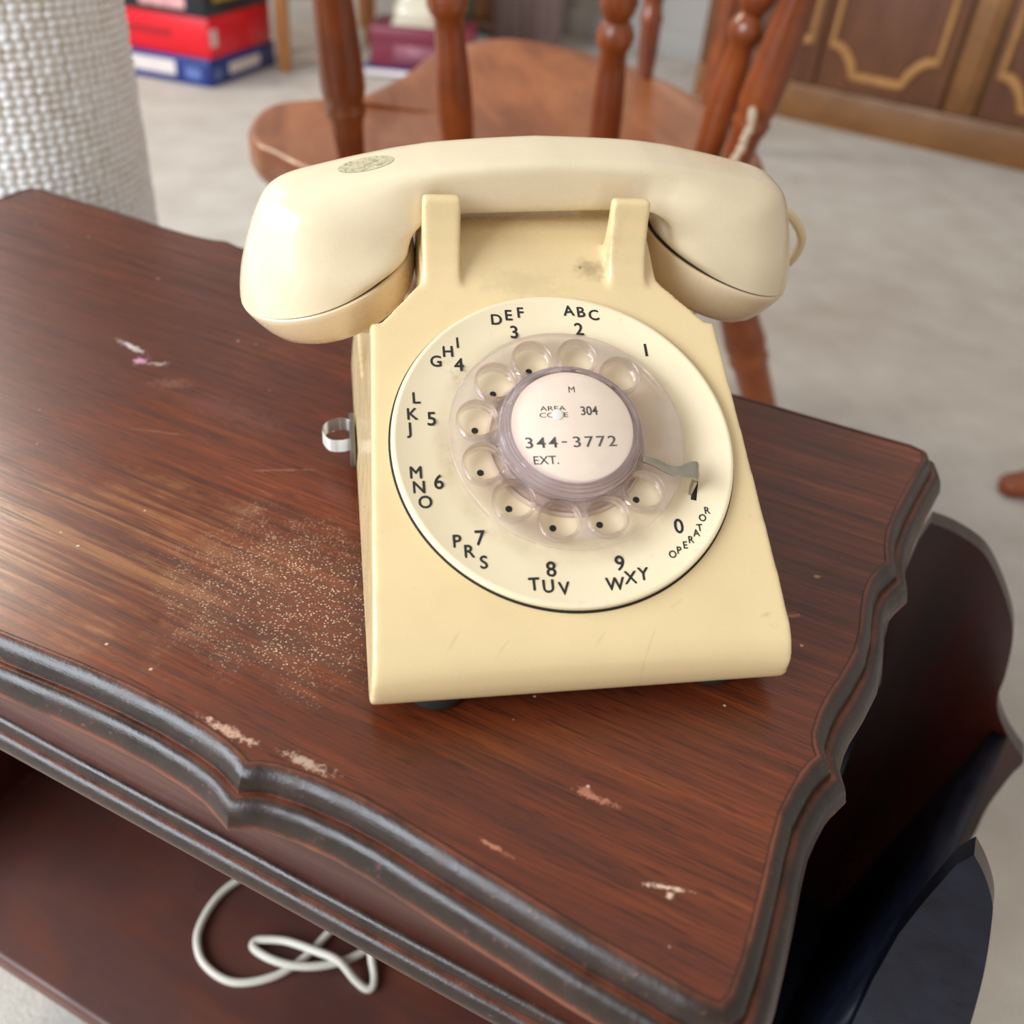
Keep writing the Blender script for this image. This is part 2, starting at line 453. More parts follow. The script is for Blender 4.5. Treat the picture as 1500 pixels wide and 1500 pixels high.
def text_bm(bm, s, x, y, z, cap_h, M, sx=1.0, bold=0.0, align='CENTER', skew=0.0):
    """flat lettering: cap height cap_h mm, centred on (x, y) of frame M (mm 4x4), lying at height z"""
    cu = bpy.data.curves.new('txt', 'FONT'); cu.body = s
    cu.size = 1.0; cu.align_x = align; cu.resolution_u = 4; cu.offset = bold
    me = curve_mesh(cu)
    k = cap_h / .70
    T = M @ Matrix.Translation((x, y - cap_h * .5, z))
    vs = []
    for v in me.vertices:
        p = T @ Vector((v.co.x * k * sx + v.co.y * k * skew, v.co.y * k, 0))
        vs.append(bm.verts.new(S(p)))
    for p in me.polygons:
        try: bm.faces.new([vs[i] for i in p.vertices])
        except ValueError: pass
    bpy.data.meshes.remove(me)

# ------------------------------------------------------------------ setting: carpet and wall
bm = bmesh.new()
for i, (x, y) in enumerate([(-3500, -2500), (4500, -2500), (4500, 6500), (-3500, 6500)]):
    bm.verts.new(S((x, y, 0)))
bm.verts.ensure_lookup_table(); bm.faces.new(bm.verts)
floor = bm_obj('floor', bm, CARPET, smooth=False)
tag(floor, 'pale beige cut-pile carpet over the whole floor', kind='structure')

CA = math.radians(-41.67)
CD = Vector((math.cos(CA), math.sin(CA), 0)); CN = Vector((-CD.y, CD.x, 0))       # along the cabinet, and away from the camera
CAB0 = Vector((1261.7, 2656.4, 0))
def cab(s, off, z): return CAB0 + CD * s + CN * off + Vector((0, 0, z))            # mm, z above the floor
bm = bmesh.new()
c = cab(-600, 520, 1250)
bm_box(bm, c, (5200, 60, 2500), rot=Matrix.Rotation(CA, 3, 'Z'))
tag(bm_obj('wall_back', bm, WALLM, smooth=False), 'plain grey-white back wall behind cabinet and shelf', kind='structure')
bm = bmesh.new(); bm_box(bm, cab(-1260, 484, 45), (2000, 12, 90), 3, rot=Matrix.Rotation(CA, 3, 'Z'))
tag(bm_obj('baseboard_back', bm, WALLM), 'painted baseboard along the back wall', kind='structure')

# ------------------------------------------------------------------ the table
TA = math.radians(-35.5)
TO = (20.0, -96.0, 0.0)
E1 = Vector((math.cos(TA), math.sin(TA), 0)); E2 = Vector((-E1.y, E1.x, 0))
def Tm(a, b, z=0.0): return Vector(TO) + E1 * a + E2 * b + Vector((0, 0, z))
table = empty('end_table', (TO[0], TO[1], -H), TA, 'dark mahogany end table with serpentine carved edge under the ivory telephone', 'table')
def tz(z): return z + H       # table-local height (mm) for a world z given relative to the top
right_half = [(-285, -2.2), (-258, -.4), (-225, 2.2), (-205, 3.0), (-188, 3.0), (-172, 2.0), (-162, .6), (-156, -1.2), (-153, -2.4), (-150, -.4), (-145, 1.3), (-133, 3.2), (-118, 4.0),
              (-105, 3.6), (-85, 1.8), (-64, 0), (-40, -2), (-21, -2.9), (-10, -3.6), (-5.5, -3.2), (-3.9, .5), (-3.4, 10), (-3.6, 20), (-4.2, 35), (-5.1, 50), (-5.4, 61),
              (-4.3, 70), (-2.8, 79), (-1.4, 84), (.4, 88), (-1.6, 92), (-2.9, 97), (-2.8, 107), (-1.8, 116), (.8, 129), (2.8, 143), (2.6, 156), (1.2, 168), (.4, 178), (.9, 188),
              (2.9, 196), (5.4, 203), (4.0, 209), (2.8, 217), (2.3, 226), (3.3, 245), (6.2, 271), (9.2, 294), (7.6, 300), (2, 302)]
back_half = [(-12, 301.5), (-40, 301), (-64, 301), (-85, 300.5), (-105, 299), (-118, 299), (-133, 299.5), (-146, 301.5), (-153, 304.5), (-162, 302.5), (-190, 300), (-225, 300.5), (-258, 302), (-285, 303)]
half = right_half + back_half
outline = half + [(-571 - a, b) for a, b in half[::-1]][1:-1]
def resample(poly, step):
    out = []
    n = len(poly)
    for i in range(n):
        a = Vector((*poly[i], 0)); b = Vector((*poly[(i + 1) % n], 0)); L = (b - a).length
        k = max(1, int(round(L / step)))
        for j in range(k): out.append(a + (b - a) * (j / k))
    return out
OL = resample(outline, 4.0)
NOL = len(OL)
def normals(pl):
    ns = []
    n = len(pl)
    for i in range(n):
        a = pl[i - 1]; b = pl[i]; c = pl[(i + 1) % n]
        d1 = (b - a).normalized(); d2 = (c - b).normalized()
        n1 = Vector((d1.y, -d1.x, 0)); n2 = Vector((d2.y, -d2.x, 0))
        m = (n1 + n2).normalized(); m = m / max(.93, m.dot(n1)); ns.append(m)
    return ns
ON = normals(OL)
# veneered top slab
bm = bmesh.new()
a = [bm.verts.new(S((p.x, p.y, tz(0)))) for p in OL]
b = [bm.verts.new(S((p.x, p.y, tz(-12)))) for p in OL]
bm.faces.new(a); bm.faces.new(b[::-1])
for i in range(NOL): bm.faces.new((a[i], b[i], b[(i + 1) % NOL], a[(i + 1) % NOL]))
bm_obj('tabletop', bm, TOP, table, smooth=False)
# carved double-bead edge: (offset, z, arris wear)
MP = [(-1.0, -5, 0), (-.4, .3, 0), (.5, .55, .9), (1.3, .35, .35), (2.3, -.3, 0), (3.6, -1.5, 0), (4.8, -3.4, 0), (5.5, -5.6, 0), (5.8, -6.6, .15), (6.0, -7.0, .7), (6.6, -6.9, 1), (7.4, -6.6, .5),
      (8.6, -6.9, 0), (9.9, -7.9, 0), (11.1, -9.8, 0), (11.9, -12.2, 0), (12.3, -14.0, .15), (12.7, -14.9, .9), (12.7, -16.2, 1), (11.8, -17.4, .9), (9.0, -18.0, .2), (-4, -18, 0), (-12, -18, 0), (-12, -5, 0)]
def sweep(name, pl, ns, prof, mat, parent, closed=True, zoff=0.0):
    me = bpy.data.meshes.new(name); V = []; Fc = []; A = []
    n = len(pl); m = len(prof)
    for p, nn in zip(pl, ns):
        for o, z, w in prof:
            V.append((S((p.x + nn.x * o, p.y + nn.y * o, tz(z + zoff))))); A.append(w)
    for i in range(n if closed else n - 1):
        for j in range(m):
            i2 = (i + 1) % n; j2 = (j + 1) % m
            Fc.append((i * m + j, i * m + j2, i2 * m + j2, i2 * m + j))
    if not closed:
        Fc.append(tuple(range(m))); Fc.append(tuple(range((n - 1) * m, n * m))[::-1])
    me.from_pydata(V, [], Fc)
    at = me.attributes.new('arris', 'FLOAT', 'POINT')
    for i, w in enumerate(A): at.data[i].value = w
    bmx = bmesh.new(); bmx.from_mesh(me); bmesh.ops.recalc_face_normals(bmx, faces=bmx.faces)
    for e in bmx.edges:
        if len(e.link_faces) == 2 and e.calc_face_angle(0) > math.radians(42): e.smooth = False
    bmx.to_mesh(me); bmx.free()
    return link(name, me, mat, parent)
sweep('edge_moulding', OL, ON, MP, MOULD, table)
# apron boards and the beaded moulding that runs along their foot
XL, XR = -565.0, -6.0
for nm, c, d in (('front_apron', ((XL + XR) / 2, 9, tz(-42)), (XR - XL, 12, 54)), ('back_apron', ((XL + XR) / 2, 293, tz(-42)), (XR - XL, 12, 54)),
                 ('side_apron', (XR - 6, 151, tz(-42)), (12, 272, 54)), ('side_apron', (XL + 6, 151, tz(-42)), (12, 272, 54))):
    bm = bmesh.new(); bm_box(bm, c, d, .6, 1); bm_obj(nm, bm, APRON, table)
AP = [Vector(p + (0,)) for p in ((XL, 3), (XR, 3), (XR, 299), (XL, 299))]
AP2 = []
for i in range(4):
    a_, b_ = AP[i], AP[(i + 1) % 4]
    for k in range(60): AP2.append(a_ + (b_ - a_) * (k / 60))
BP = [(-3, -61, 0), (.4, -61, .25), (1.6, -61.6, 0), (2.5, -63, 0), (2.9, -65.0, .1), (3.1, -65.8, .9), (3.8, -66, .9), (5.0, -66.6, 0), (6.0, -68.4, 0), (6.5, -70.6, 0), (6.5, -72, .3), (6.2, -73.8, .9), (5.0, -74.6, .8), (-3, -74.6, 0)]
sweep('apron_moulding', AP2, normals(AP2), BP, MOULD2, table)
# side panels, lower shelf, feet
ZS = tz(-325)
for x in (-468.0, -48.0):
    bm = bmesh.new(); bm_box(bm, (x, 150, (tz(-71) + 30) / 2 + 15), (16, 286, tz(-71) - 30 - 30), 1.5, 2)
    bm_obj('side_panel', bm, PANELW, table)
bm = bmesh.new(); bm_box(bm, (-258, 150, ZS - 9), (480, 302, 18), 3, 3); bm_obj('lower_shelf', bm, SHELFW, table)
for x in (-440, -70):
    for y in (70, 260):
        bm = bmesh.new()
        bm_lathe(bm, [(0, 0), (15, 0), (18, 8), (18, 24), (13, 34), (16, 60), (18, 110), (20, 141), (0, 141)], 20, M=Matrix.Translation((x, y, 0)))
        bm_obj('foot', bm, PANELW, table)

# ------------------------------------------------------------------ white cable on the lower shelf
cable = empty('white_cable', (TO[0], TO[1], -325), TA, 'loosely coiled pale grey-white cable lying on the lower shelf', 'cable')
pth = [(-150, 200, 0), (-225, 165, 0), (-266, 132, 0), (-282, 106, 0), (-287, 91, 0), (-286, 75, 0), (-280, 61, 0), (-266, 51.5, 0), (-245, 51, 0), (-227, 64, 0), (-217.5, 82, 0), (-213, 105, 0), (-206, 135, 0), (-192, 148, 0), (-183, 130, 0), (-186, 108, 1),
       (-193, 93, 3), (-204.6, 81, 4.8), (-218.6, 73.4, 5.2), (-233.7, 70.7, 4), (-246.5, 72.3, 1), (-249, 76, .5), (-245, 79.3, 1), (-231.6, 84.3, 3), (-212, 86, 7), (-196, 87, 8.5), (-183, 84.6, 3), (-175, 84.5, 0), (-172.5, 88, 0), (-176, 94, 0), (-184.5, 104, 5), (-196, 128, 4.7), (-205, 160, 4), (-200, 210, 0)]
bm = bmesh.new()
bm_tube(bm, catmull([(x_, y_, 2.4 + l_) for x_, y_, l_ in pth], 8), 2.3, 10)
bm_obj('cable_run', bm, CORDM, cable)

# ------------------------------------------------------------------ magazine rack beside the table
rack = empty('magazine_rack', (TO[0], TO[1], -H), TA, 'dark red-brown magazine rack with curved end boards beside the table', 'rack')
def board(name, pts, b0, b1, mat, edge, left=0):
    bm = bmesh.new()
    P = [Vector((u, v, 0)) for u, v in pts]
    a = [bm.verts.new(S((p.x, b0, tz(p.y)))) for p in P]; c = [bm.verts.new(S((p.x, b1, tz(p.y)))) for p in P]
    f1 = bm.faces.new(a); f2 = bm.faces.new(c[::-1])
    for i in range(len(P)):
        f = bm.faces.new((a[i], c[i], c[(i + 1) % len(P)], a[(i + 1) % len(P)])); f.material_index = 1 if i < len(P) - left else 0
    return bm_obj(name, bm, [mat, edge], rack, smooth=True)
bk = [(28, -62), (41, -63.2), (58.6, -70), (73.2, -85.8), (85.1, -103.2), (91.3, -116), (95.2, -130.4), (98.5, -147), (100.4, -162), (105.3, -174.4), (114.8, -187.4), (124, -196.5), (130.5, -203.5), (129, -216), (128, -230), (127.3, -254), (129.7, -290), (128, -340), (123, -400), (122, -484)]
bkl = [(24, -484), (22, -400), (26, -300), (34, -230), (39, -186), (30, -150), (26, -110), (26, -75)]
bkp = [(p.x, p.y) for p in catmull([(a_, b_, 0) for a_, b_ in bk], 4)] + bkl
board('end_board', bkp, 340, 352, PANELW, EDGE, 9)
fr = [(67.8, -63), (74.6, -71.4), (82.1, -84.3), (86.6, -97.8), (92.4, -118.8), (97.8, -141.9), (104.8, -178), (112, -230), (118, -300), (120, -400), (124, -484)]
frl = [(70, -484), (68, -300), (65, -220), (61.5, -165), (60.5, -126), (62, -100), (64.6, -72)]
frp = [(p.x, p.y) for p in catmull([(a_, b_, 0) for a_, b_ in fr], 4)] + frl
board('end_board', frp, 131, 140, LINING, EDGE, 8)
def slab(name, quad, th, mat, edge=None):
    """quad: four (t1, t2, z) corners; thickness th towards +t1"""
    bm = bmesh.new()
    a = [bm.verts.new(S((p[0], p[1], tz(p[2])))) for p in quad]; c = [bm.verts.new(S((p[0] + th, p[1], tz(p[2])))) for p in quad]
    bm.faces.new(a); bm.faces.new(c[::-1])
    for i in range(4): bm.faces.new((a[i], c[i], c[(i + 1) % 4], a[(i + 1) % 4]))
    return bm_obj(name, bm, mat, rack)
slab('side_slat', [(107, 340, -189), (64, 140, -165), (46, 140, -420), (74, 340, -420)], 9, LINING)
slab('side_slat', [(38, 340, -186), (19, 140, -140), (24, 140, -420), (32, 340, -420)], -7, LINING)
bm = bmesh.new(); bm_box(bm, (52, 240, tz(-424)), (66, 198, 10), 1); bm_obj('rack_floor', bm, LINING, rack)

# ------------------------------------------------------------------ the telephone
phone = empty('rotary_telephone', (0, 0, 0), 0, 'ivory rotary dial desk telephone with clear finger wheel on the dark table', 'telephone')
SL = math.radians(29.363)
TS = math.tan(SL)
def facez(y): return 62.676 + (y - 64.376) * TS
bm = bmesh.new()
def wid(z): return 69.4 - .075 * (z - 6)
pf = catmull([(5.5, 6, 0), (2.0, 9, 0), (.6, 14, 0), (.5, 18, 0), (1.4, 22.4, 0), (4.0, 26.6, 0), (8.0, 30.0, 0), (13.5, 33.6, 0), (22, facez(22), 0)], 4)
prof = [(p.x, p.y) for p in pf] + [(60, facez(60)), (107, facez(107)), (113, 84), (120, 70), (130, 52), (143, 45), (190, 41), (214, 32), (222, 20), (222, 6)]
a = [bm.verts.new(S((-wid(z), y, z))) for y, z in prof]; b = [bm.verts.new(S((wid(z), y, z))) for y, z in prof]
bm.faces.new(a); bm.faces.new(b[::-1])
for i in range(len(prof)):
    j = (i + 1) % len(prof); bm.faces.new((a[i], a[j], b[j], b[i]))
nf = len(pf) + 2
se = [e for e in bm.edges if (e.verts[0] in a[:nf] and e.verts[1] in a[:nf]) or (e.verts[0] in b[:nf] and e.verts[1] in b[:nf])]
bmesh.ops.bevel(bm, geom=se, offset=.0034, segments=4, profile=.5, affect='EDGES', clamp_overlap=True)
def yz(w0, w1):
    return lambda u, v, t: (t, u, v)
tower = [(90, 12), (90, facez(90) - .2), (112, facez(112)), (124, facez(124)), (138, facez(138) - .4), (145, 107.0), (150, 108.6), (162, 110.0), (174, 111.2), (190, 108), (203, 80), (215, 34), (218, 10)]
bm_prism(bm, tower, yz(0, 0), -44.6, 44.0)
wedge = [(-61.4, 106.2), (-45.0, 123.2), (-45, 140), (45, 140), (44.2, 124), (61.4, 106.2), (61.2, 88), (-61.2, 88)]
a = [bm.verts.new(S((x_, y_, facez(min(y_, 124)) - (0 if y_ <= 124.5 else 6)))) for x_, y_ in wedge]; b = [bm.verts.new(S((x_, y_, 30))) for x_, y_ in wedge]
bm.faces.new(a); bm.faces.new(b[::-1])
for i in range(8): bm.faces.new((a[i], b[i], b[(i + 1) % 8], a[(i + 1) % 8]))
horn = [(119, 84), (119.5, facez(119.5) - .3), (121.5, 96.2), (125.2, 101.5), (127.8, 108), (129.6, 116), (130.2, 123.4), (135.2, 123.4), (136.0, 112), (138.0, 103), (140, 84)]
rear = [(176, 95), (176.2, 112), (177.5, 126), (183, 126), (187, 112), (195, 95)]
for x0_, x1_ in ((-44.0, -30.2), (25.0, 39.4)):
    bm_prism(bm, horn, yz(0, 0), x0_, x1_); bm_prism(bm, rear, yz(0, 0), x0_, x1_)
bmesh.ops.recalc_face_normals(bm, faces=bm.faces)
me = bpy.data.meshes.new('body_raw'); bm.to_mesh(me); bm.free()
ob = bpy.data.objects.new('body_raw', me); COL.objects.link(ob)
md = ob.modifiers.new('r', 'REMESH'); md.mode = 'VOXEL'; md.voxel_size = .00065
md = ob.modifiers.new('s', 'SMOOTH'); md.factor = .5; md.iterations = 24
dg = bpy.context.evaluated_depsgraph_get()
me2 = bpy.data.meshes.new_from_object(ob.evaluated_get(dg))
bpy.data.objects.remove(ob); bpy.data.meshes.remove(me)
me2.name = 'housing'; me2.materials.clear()
link('housing', me2, IVORY, phone)
for x_, y_ in ((-47, 15), (48, 17), (-50, 200), (50, 200)):
    bm = bmesh.new(); bm_lathe(bm, [(0, 0), (9.2, 0), (10.2, 1.2), (10.2, 4), (8.5, 7), (0, 7)], 28, M=Matrix.Translation((x_, y_, 0)))
    bm_obj('rubber_foot', bm, BLACK, phone)

# dial frame: u across, v up the slope, n out of the face
FM = Matrix.Translation((0, 64.376, 62.676)) @ Matrix.Rotation(SL, 4, 'X')
FMW = Matrix.Translation(S((0, 64.376, 62.676))) @ Matrix.Rotation(SL, 4, 'X')
I4 = Matrix.Identity(4)
bm = bmesh.new(); bm_lathe(bm, [(57, -.5), (57, .25), (59.5, .3), (59.7, .05), (59.7, -.8)], 128, cap=False)
bm_obj('dial_seam', bm, GAP, phone, mw=FMW)
bm = bmesh.new(); bm_lathe(bm, [(58.2, -1), (59.0, 0.4), (59.0, 1.7), (58.7, 2.45), (58.0, 2.8), (57.2, 2.75), (56.3, 2.35), (45.5, 1.9), (43, 1.35), (38, .9), (27, .9), (0, .9)], 160, cap=False)
plate = bm_obj('number_plate', bm, PLATE, phone, mw=FMW)
LET = dict(k2=[('A', 7.5, 52.9), ('B', 11.9, 52.3), ('C', 16.6, 51.0), ('2', 10.4, 45.2)], k3=[('D', -19.3, 49.2), ('E', -14.8, 51.0), ('F', -10.4, 52.1), ('3', -13.3, 44.1)],
    k4=[('G', -41.9, 32.2), ('H', -37.5, 36.1), ('I', -33.9, 39.6), ('4', -34.0, 30.9)], k5=[('L', -49.7, 17.9), ('K', -51.4, 11.8), ('J', -52.3, 6.4), ('5', -44.9, 10.0)],
    k6=[('M', -51.4, -9.8), ('N', -50.7, -15.1), ('O', -49.0, -20.4), ('6', -44.2, -13.3)], k7=[('P', -40.0, -34.3), ('R', -36.4, -37.9), ('S', -32.0, -41.8), ('7', -32.5, -33.4)],
    k8=[('8', -10.6, -45.1), ('T', -16.7, -49.9), ('U', -12.2, -50.8), ('V', -7.2, -51.8)], k9=[('9', 12.2, -44.2), ('W', 9.6, -51.2), ('X', 15.0, -49.3), ('Y', 19.4, -48.3)],
    k0=[('0', 34.3, -32.2), ('O', 30.4, -42.1), ('P', 32.8, -40.8), ('E', 35.2, -39.1), ('R', 37.5, -37.3), ('A', 39.8, -35.0), ('T', 41.3, -33.2), ('O', 43.0, -29.7), ('R', 45.0, -27.1)], k1=[('1', 33.9, 36.1)])
for key, chars in LET.items():
    bm = bmesh.new()
    for ch, u, v in chars:
        h = 5.1 if ch.isdigit() else (2.5 if key == 'k0' else 4.3)
        rr = math.hypot(u, v); z = 2.0 + max(-.04, (rr - 45.5) * .0417)
        if ch == '1':
            bm_box(bm, (u, v, z), (.95, 5.2, .05)); continue
        if ch == 'I':
            bm_box(bm, (u, v, z), (.75, 4.3, .05)); continue
        bw = .14 if key != 'k0' or ch == '0' else .08
        for q, (dx_, dy_) in enumerate(((-bw, 0), (bw, 0), (0, -bw), (0, bw))):
            text_bm(bm, ch, u + dx_, v + dy_, z + .004 * q, h, I4, .95, 0)
    bm_obj('lettering', bm, INK, plate, smooth=False)
for u, v in [(-9.6, 28.3), (6.3, 29.1), (20.5, 21.6), (-23.1, 19.5), (-30.6, 5.6), (-30.1, -10.1), (-21.9, -23.4), (-8.1, -30.8), (7.7, -30.3), (21.5, -21.8)]:
    bm = bmesh.new(); bm_lathe(bm, [(0, .95), (1.15, .95), (1.15, 1.02), (0, 1.02)], 16, M=Matrix.Translation((u, v, 0)))
    bm_obj('target_dot', bm, INK, plate, smooth=False)
bm = bmesh.new(); bm_lathe(bm, [(27.5, .9), (27.2, 2.2), (26.4, 2.4), (25.2, 1.4), (24.2, 1.4), (23.4, 3.4), (21, 3.6), (0, 3.6)], 96, cap=False)
bm_obj('dial_bearing', bm, SPRING, phone, mw=FMW)

# clear finger wheel: disc with ten holes
wheel = empty('finger_wheel', (0, 0, 0)); wheel.parent = phone; wheel.location = (0, 0, 0); wheel.matrix_local = FMW
wheel['label'] = 'clear plastic finger wheel with ten holes'
HA = [math.radians(47.4 + 30 * i) for i in range(10)]
RH, RHO = 30.97, 6.75
cu = bpy.data.curves.new('wheel', 'CURVE'); cu.dimensions = '2D'; cu.fill_mode = 'BOTH'; cu.extrude = 1.0; cu.bevel_depth = .45; cu.bevel_resolution = 2; cu.offset = -.45; cu.resolution_u = 1
def circ(cu, cx, cy, r, n):
    sp = cu.splines.new('POLY'); sp.points.add(n - 1); sp.use_cyclic_u = True
    for i in range(n):
        a_ = 2 * math.pi * i / n; sp.points[i].co = (cx + r * math.cos(a_), cy + r * math.sin(a_), 0, 1)
circ(cu, 0, 0, 40.3, 128); circ(cu, 0, 0, 24.0, 96)
for a_ in HA: circ(cu, RH * math.cos(a_), RH * math.sin(a_), RHO, 40)
wm = curve_mesh(cu)
for v in wm.vertices: v.co = Vector((v.co.x / 1000, v.co.y / 1000, (v.co.z + 5.9) / 1000))
wm.materials.clear()
bmx = bmesh.new(); bmx.from_mesh(wm); bm_obj('wheel_disc', bmx, CLEAR, wheel, angle=50); bpy.data.meshes.remove(wm)
bm = bmesh.new(); bm_lathe(bm, [(6.1, 3.2), (6.9, 3.0), (7.25, 4.4), (7.3, 7.2), (7.0, 7.9), (6.5, 8.0), (6.15, 7.6), (6.0, 6.5), (6.0, 4.0), (6.1, 3.2)], 40, cap=False)
hole0 = bm_obj('finger_hole', bm, CLEAR_RIM, wheel)
for i, a_ in enumerate(HA):
    o = hole0
    if i:
        o = hole0.copy(); COL.objects.link(o); o.parent = wheel
    o.location = S((RH * math.cos(a_), RH * math.sin(a_), 0))
bm = bmesh.new()
bm_lathe(bm, [(24.2, 5.2), (24.3, 9.8), (24.0, 11.4), (23.4, 12.0), (23.2, 12.7), (22.6, 13.0), (22.4, 13.6), (21.8, 13.9), (21.5, 14.5), (20.9, 14.7), (20.4, 14.8)], 96, cap=False)
bm_obj('hub_ring', bm, CLEAR_HUB, wheel)
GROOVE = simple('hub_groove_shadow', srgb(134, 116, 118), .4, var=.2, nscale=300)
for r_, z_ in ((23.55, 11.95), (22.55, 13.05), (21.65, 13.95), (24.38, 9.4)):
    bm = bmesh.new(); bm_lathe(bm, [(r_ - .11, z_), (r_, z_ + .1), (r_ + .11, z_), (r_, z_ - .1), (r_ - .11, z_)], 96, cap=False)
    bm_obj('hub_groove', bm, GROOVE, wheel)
bm = bmesh.new(); bm_lathe(bm, [(20.6, 14.6), (20.2, 15.2), (19.0, 15.35), (0, 15.5)], 96, cap=False)
bm_obj('hub_window', bm, mat_clear('clear_card_window', (1, .995, .99), (0, 0), .03), wheel)
bm = bmesh.new(); bm_lathe(bm, [(0, 12.6), (20.4, 12.6), (20.4, 13.3), (19.9, 13.6), (0, 13.6)], 96, cap=False)
card = bm_obj('number_card', bm, CARD, wheel)
CM = I4
zc = 13.68
bm = bmesh.new()
text_bm(bm, 'M', 1.2, 13.6, zc, 2.3, CM, 1.0, 0)
text_bm(bm, 'AREA', -6.0, 6.6, zc, 1.75, CM, 1.42, 0); text_bm(bm, 'CODE', -6.0, 4.1, zc, 1.75, CM, 1.42, 0)
text_bm(bm, 'EXT.', -10.5, -12.2, zc, 3.0, CM, 1.0, .004)
bm_obj('card_printing', bm, INK_THIN, card, smooth=False)
bm = bmesh.new()
for q_ in (-.07, .07): text_bm(bm, '304', 6.1 + q_, 5.5, zc + q_ * .05, 3.3, CM, .85, .004)
bm_obj('card_printing', bm, INK_THIN, card, smooth=False)
bm = bmesh.new()
for i, ch in enumerate('344-3772'):
    if ch == '-': bm_box(bm, (-15.3 + i * 3.96 - .3, -5.9, zc), (1.7, .5, .04)); continue
    for q_ in (-.06, .06): text_bm(bm, ch, -15.3 + i * 3.96 + q_, -5.9, zc + q_ * .05, 3.9, CM, 1.15, .002)
bm_obj('card_number', bm, simple('worn_typed_ink', (.09, .08, .08), .6, var=.9, nscale=1400), card, smooth=False)
bm = bmesh.new(); bm_lathe(bm, [(0, 13.66), (1.9, 13.66), (1.9, 13.9), (1.6, 14.0), (0, 14.0)], 24, M=Matrix.Translation((-4.8, 4.2, 0)))
bm_obj('white_dot', bm, WHITE, card)

# steel finger stop and its slot
bm = bmesh.new()
fsl = [((22.6, -11.4, 10.6), 1.0), ((26.5, -12.6, 10.4), 1.35), ((31.5, -15.4, 10.0), 1.6), ((35.5, -16.3, 9.9), 2.2), ((38.5, -15.9, 10.0), 3.0), ((40.4, -15.9, 9.8), 3.4), ((41.4, -16.1, 8.6), 3.4), ((41.6, -16.8, 6.6), 2.6), ((41.2, -18.2, 4.0), 2.0), ((40.8, -19.6, 1.2), 1.9)]
sp_ = catmull([p for p, w in fsl], 5); wd = catmull([(w, 0, 0) for p, w in fsl], 5)
Ld = []; 
for i, p in enumerate(sp_):
    t_ = (sp_[min(i + 1, len(sp_) - 1)] - sp_[max(0, i - 1)]).normalized()
    side = Vector((.28, .95, -.1)) if i < 34 else Vector((.28, .93, .1))
    side = (side - t_ * side.dot(t_)).normalized(); nn = t_.cross(side).normalized(); w = wd[i].x
    Ld.append([bm.verts.new(S(p + side * w * a_ + nn * b_)) for a_, b_ in ((-1, -.45), (-.8, -.62), (.8, -.62), (1, -.45), (1, .45), (.8, .62), (-.8, .62), (-1, .45))])
for a, b in zip(Ld[:-1], Ld[1:]):
    for k in range(8): bm.faces.new((a[k], a[(k + 1) % 8], b[(k + 1) % 8], b[k]))
bm.faces.new(Ld[0]); bm.faces.new(Ld[-1][::-1])
bm_obj('finger_stop', bm, STEEL, phone, mw=FMW, angle=60)
bm = bmesh.new(); bm_box(bm, (42.6, -17.9, 1.95), (1.9, 10.8, .3), rot=Matrix.Rotation(math.radians(-16), 3, 'Z'))
bm_obj('stop_slot', bm, GAP, phone, mw=FMW)

# ringer clip with a folded white tag on the left flank
bm = bmesh.new(); bm_box(bm, (-70.6, 148, 12), (2.4, 30, 9), .8); bm_obj('ringer_wheel', bm, GREYM, phone)
bm = bmesh.new()
lp = catmull([(-70.5, 156, 14), (-75, 157.5, 14.5), (-80.5, 156, 14), (-83.2, 151, 13), (-80.5, 145, 12), (-75, 143, 12.5), (-70.5, 144, 13)], 6)
q0 = None
for p in lp:
    q = [bm.verts.new(S(p + Vector((0, 0, -3.4)))), bm.verts.new(S(p + Vector((0, 0, 2.6))))]
    if q0: bm.faces.new((q0[0], q[0], q[1], q0[1]))
    q0 = q
bmesh.ops.solidify(bm, geom=list(bm.faces), thickness=.0006)
bm_obj('white_tag', bm, WHITE, phone, angle=60)

# ------------------------------------------------------------------ the handset
hand = empty('telephone_handset', (1.67, 158.57, 93.0), 0, 'ivory handset resting across the cradle on top of the telephone', 'handset')
hand.rotation_euler = Euler((.151, -.0208, .061), 'XYZ')
PX, PZ = 37.65, 13.2                        # pivot of the inner bend
prof_out = [(113.5, -14.3), (113.4, -9), (111.8, -2), (108.3, 9.5), (104.3, 19), (101.2, 25.2), (100.0, 27.4), (98.6, 28.8), (96.4, 29.4), (92, 30.5), (85, 32.0), (70, 35.3), (55, 38.2), (40, 40.3), (30, 41.3), (20, 42.0), (10, 42.4), (0, 42.5)]
def ray_out(al):
    d = (math.cos(al), math.sin(al)); best = 0
    for (x0_, z0_), (x1_, z1_) in zip(prof_out[:-1], prof_out[1:]):
        ex, ez = x1_ - x0_, z1_ - z0_; den = d[0] * ez - d[1] * ex
        if abs(den) < 1e-9: continue
        t_ = ((x0_ - PX) * ez - (z0_ - PZ) * ex) / den; u_ = ((x0_ - PX) * d[1] - (z0_ - PZ) * d[0]) / den
        if t_ > 0 and -1e-3 <= u_ <= 1 + 1e-3: best = max(best, t_)
    return best
def interp(keys, x_):
    for (a_, va), (b_, vb) in zip(keys[:-1], keys[1:]):
        if x_ <= b_:
            f = max(0.0, min(1.0, (x_ - a_) / (b_ - a_)))
            return va + (vb - va) * max(0, min(1, f))
    return keys[-1][1]
AL0 = -19.82
W_IN = [(AL0, 31.0), (-8, 26), (8, 21.5), (40, 18.5), (70, 15.5), (90, 13.4)]
W_OUT = [(AL0, 31.0), (-10, 25), (0, 17), (9, 12.2), (18, 11), (45, 11.8), (90, 12.8)]
BULGE = [(AL0, 0), (-8, 3.2), (8, 6.0), (35, 4.0), (60, 1.2), (90, 0)]
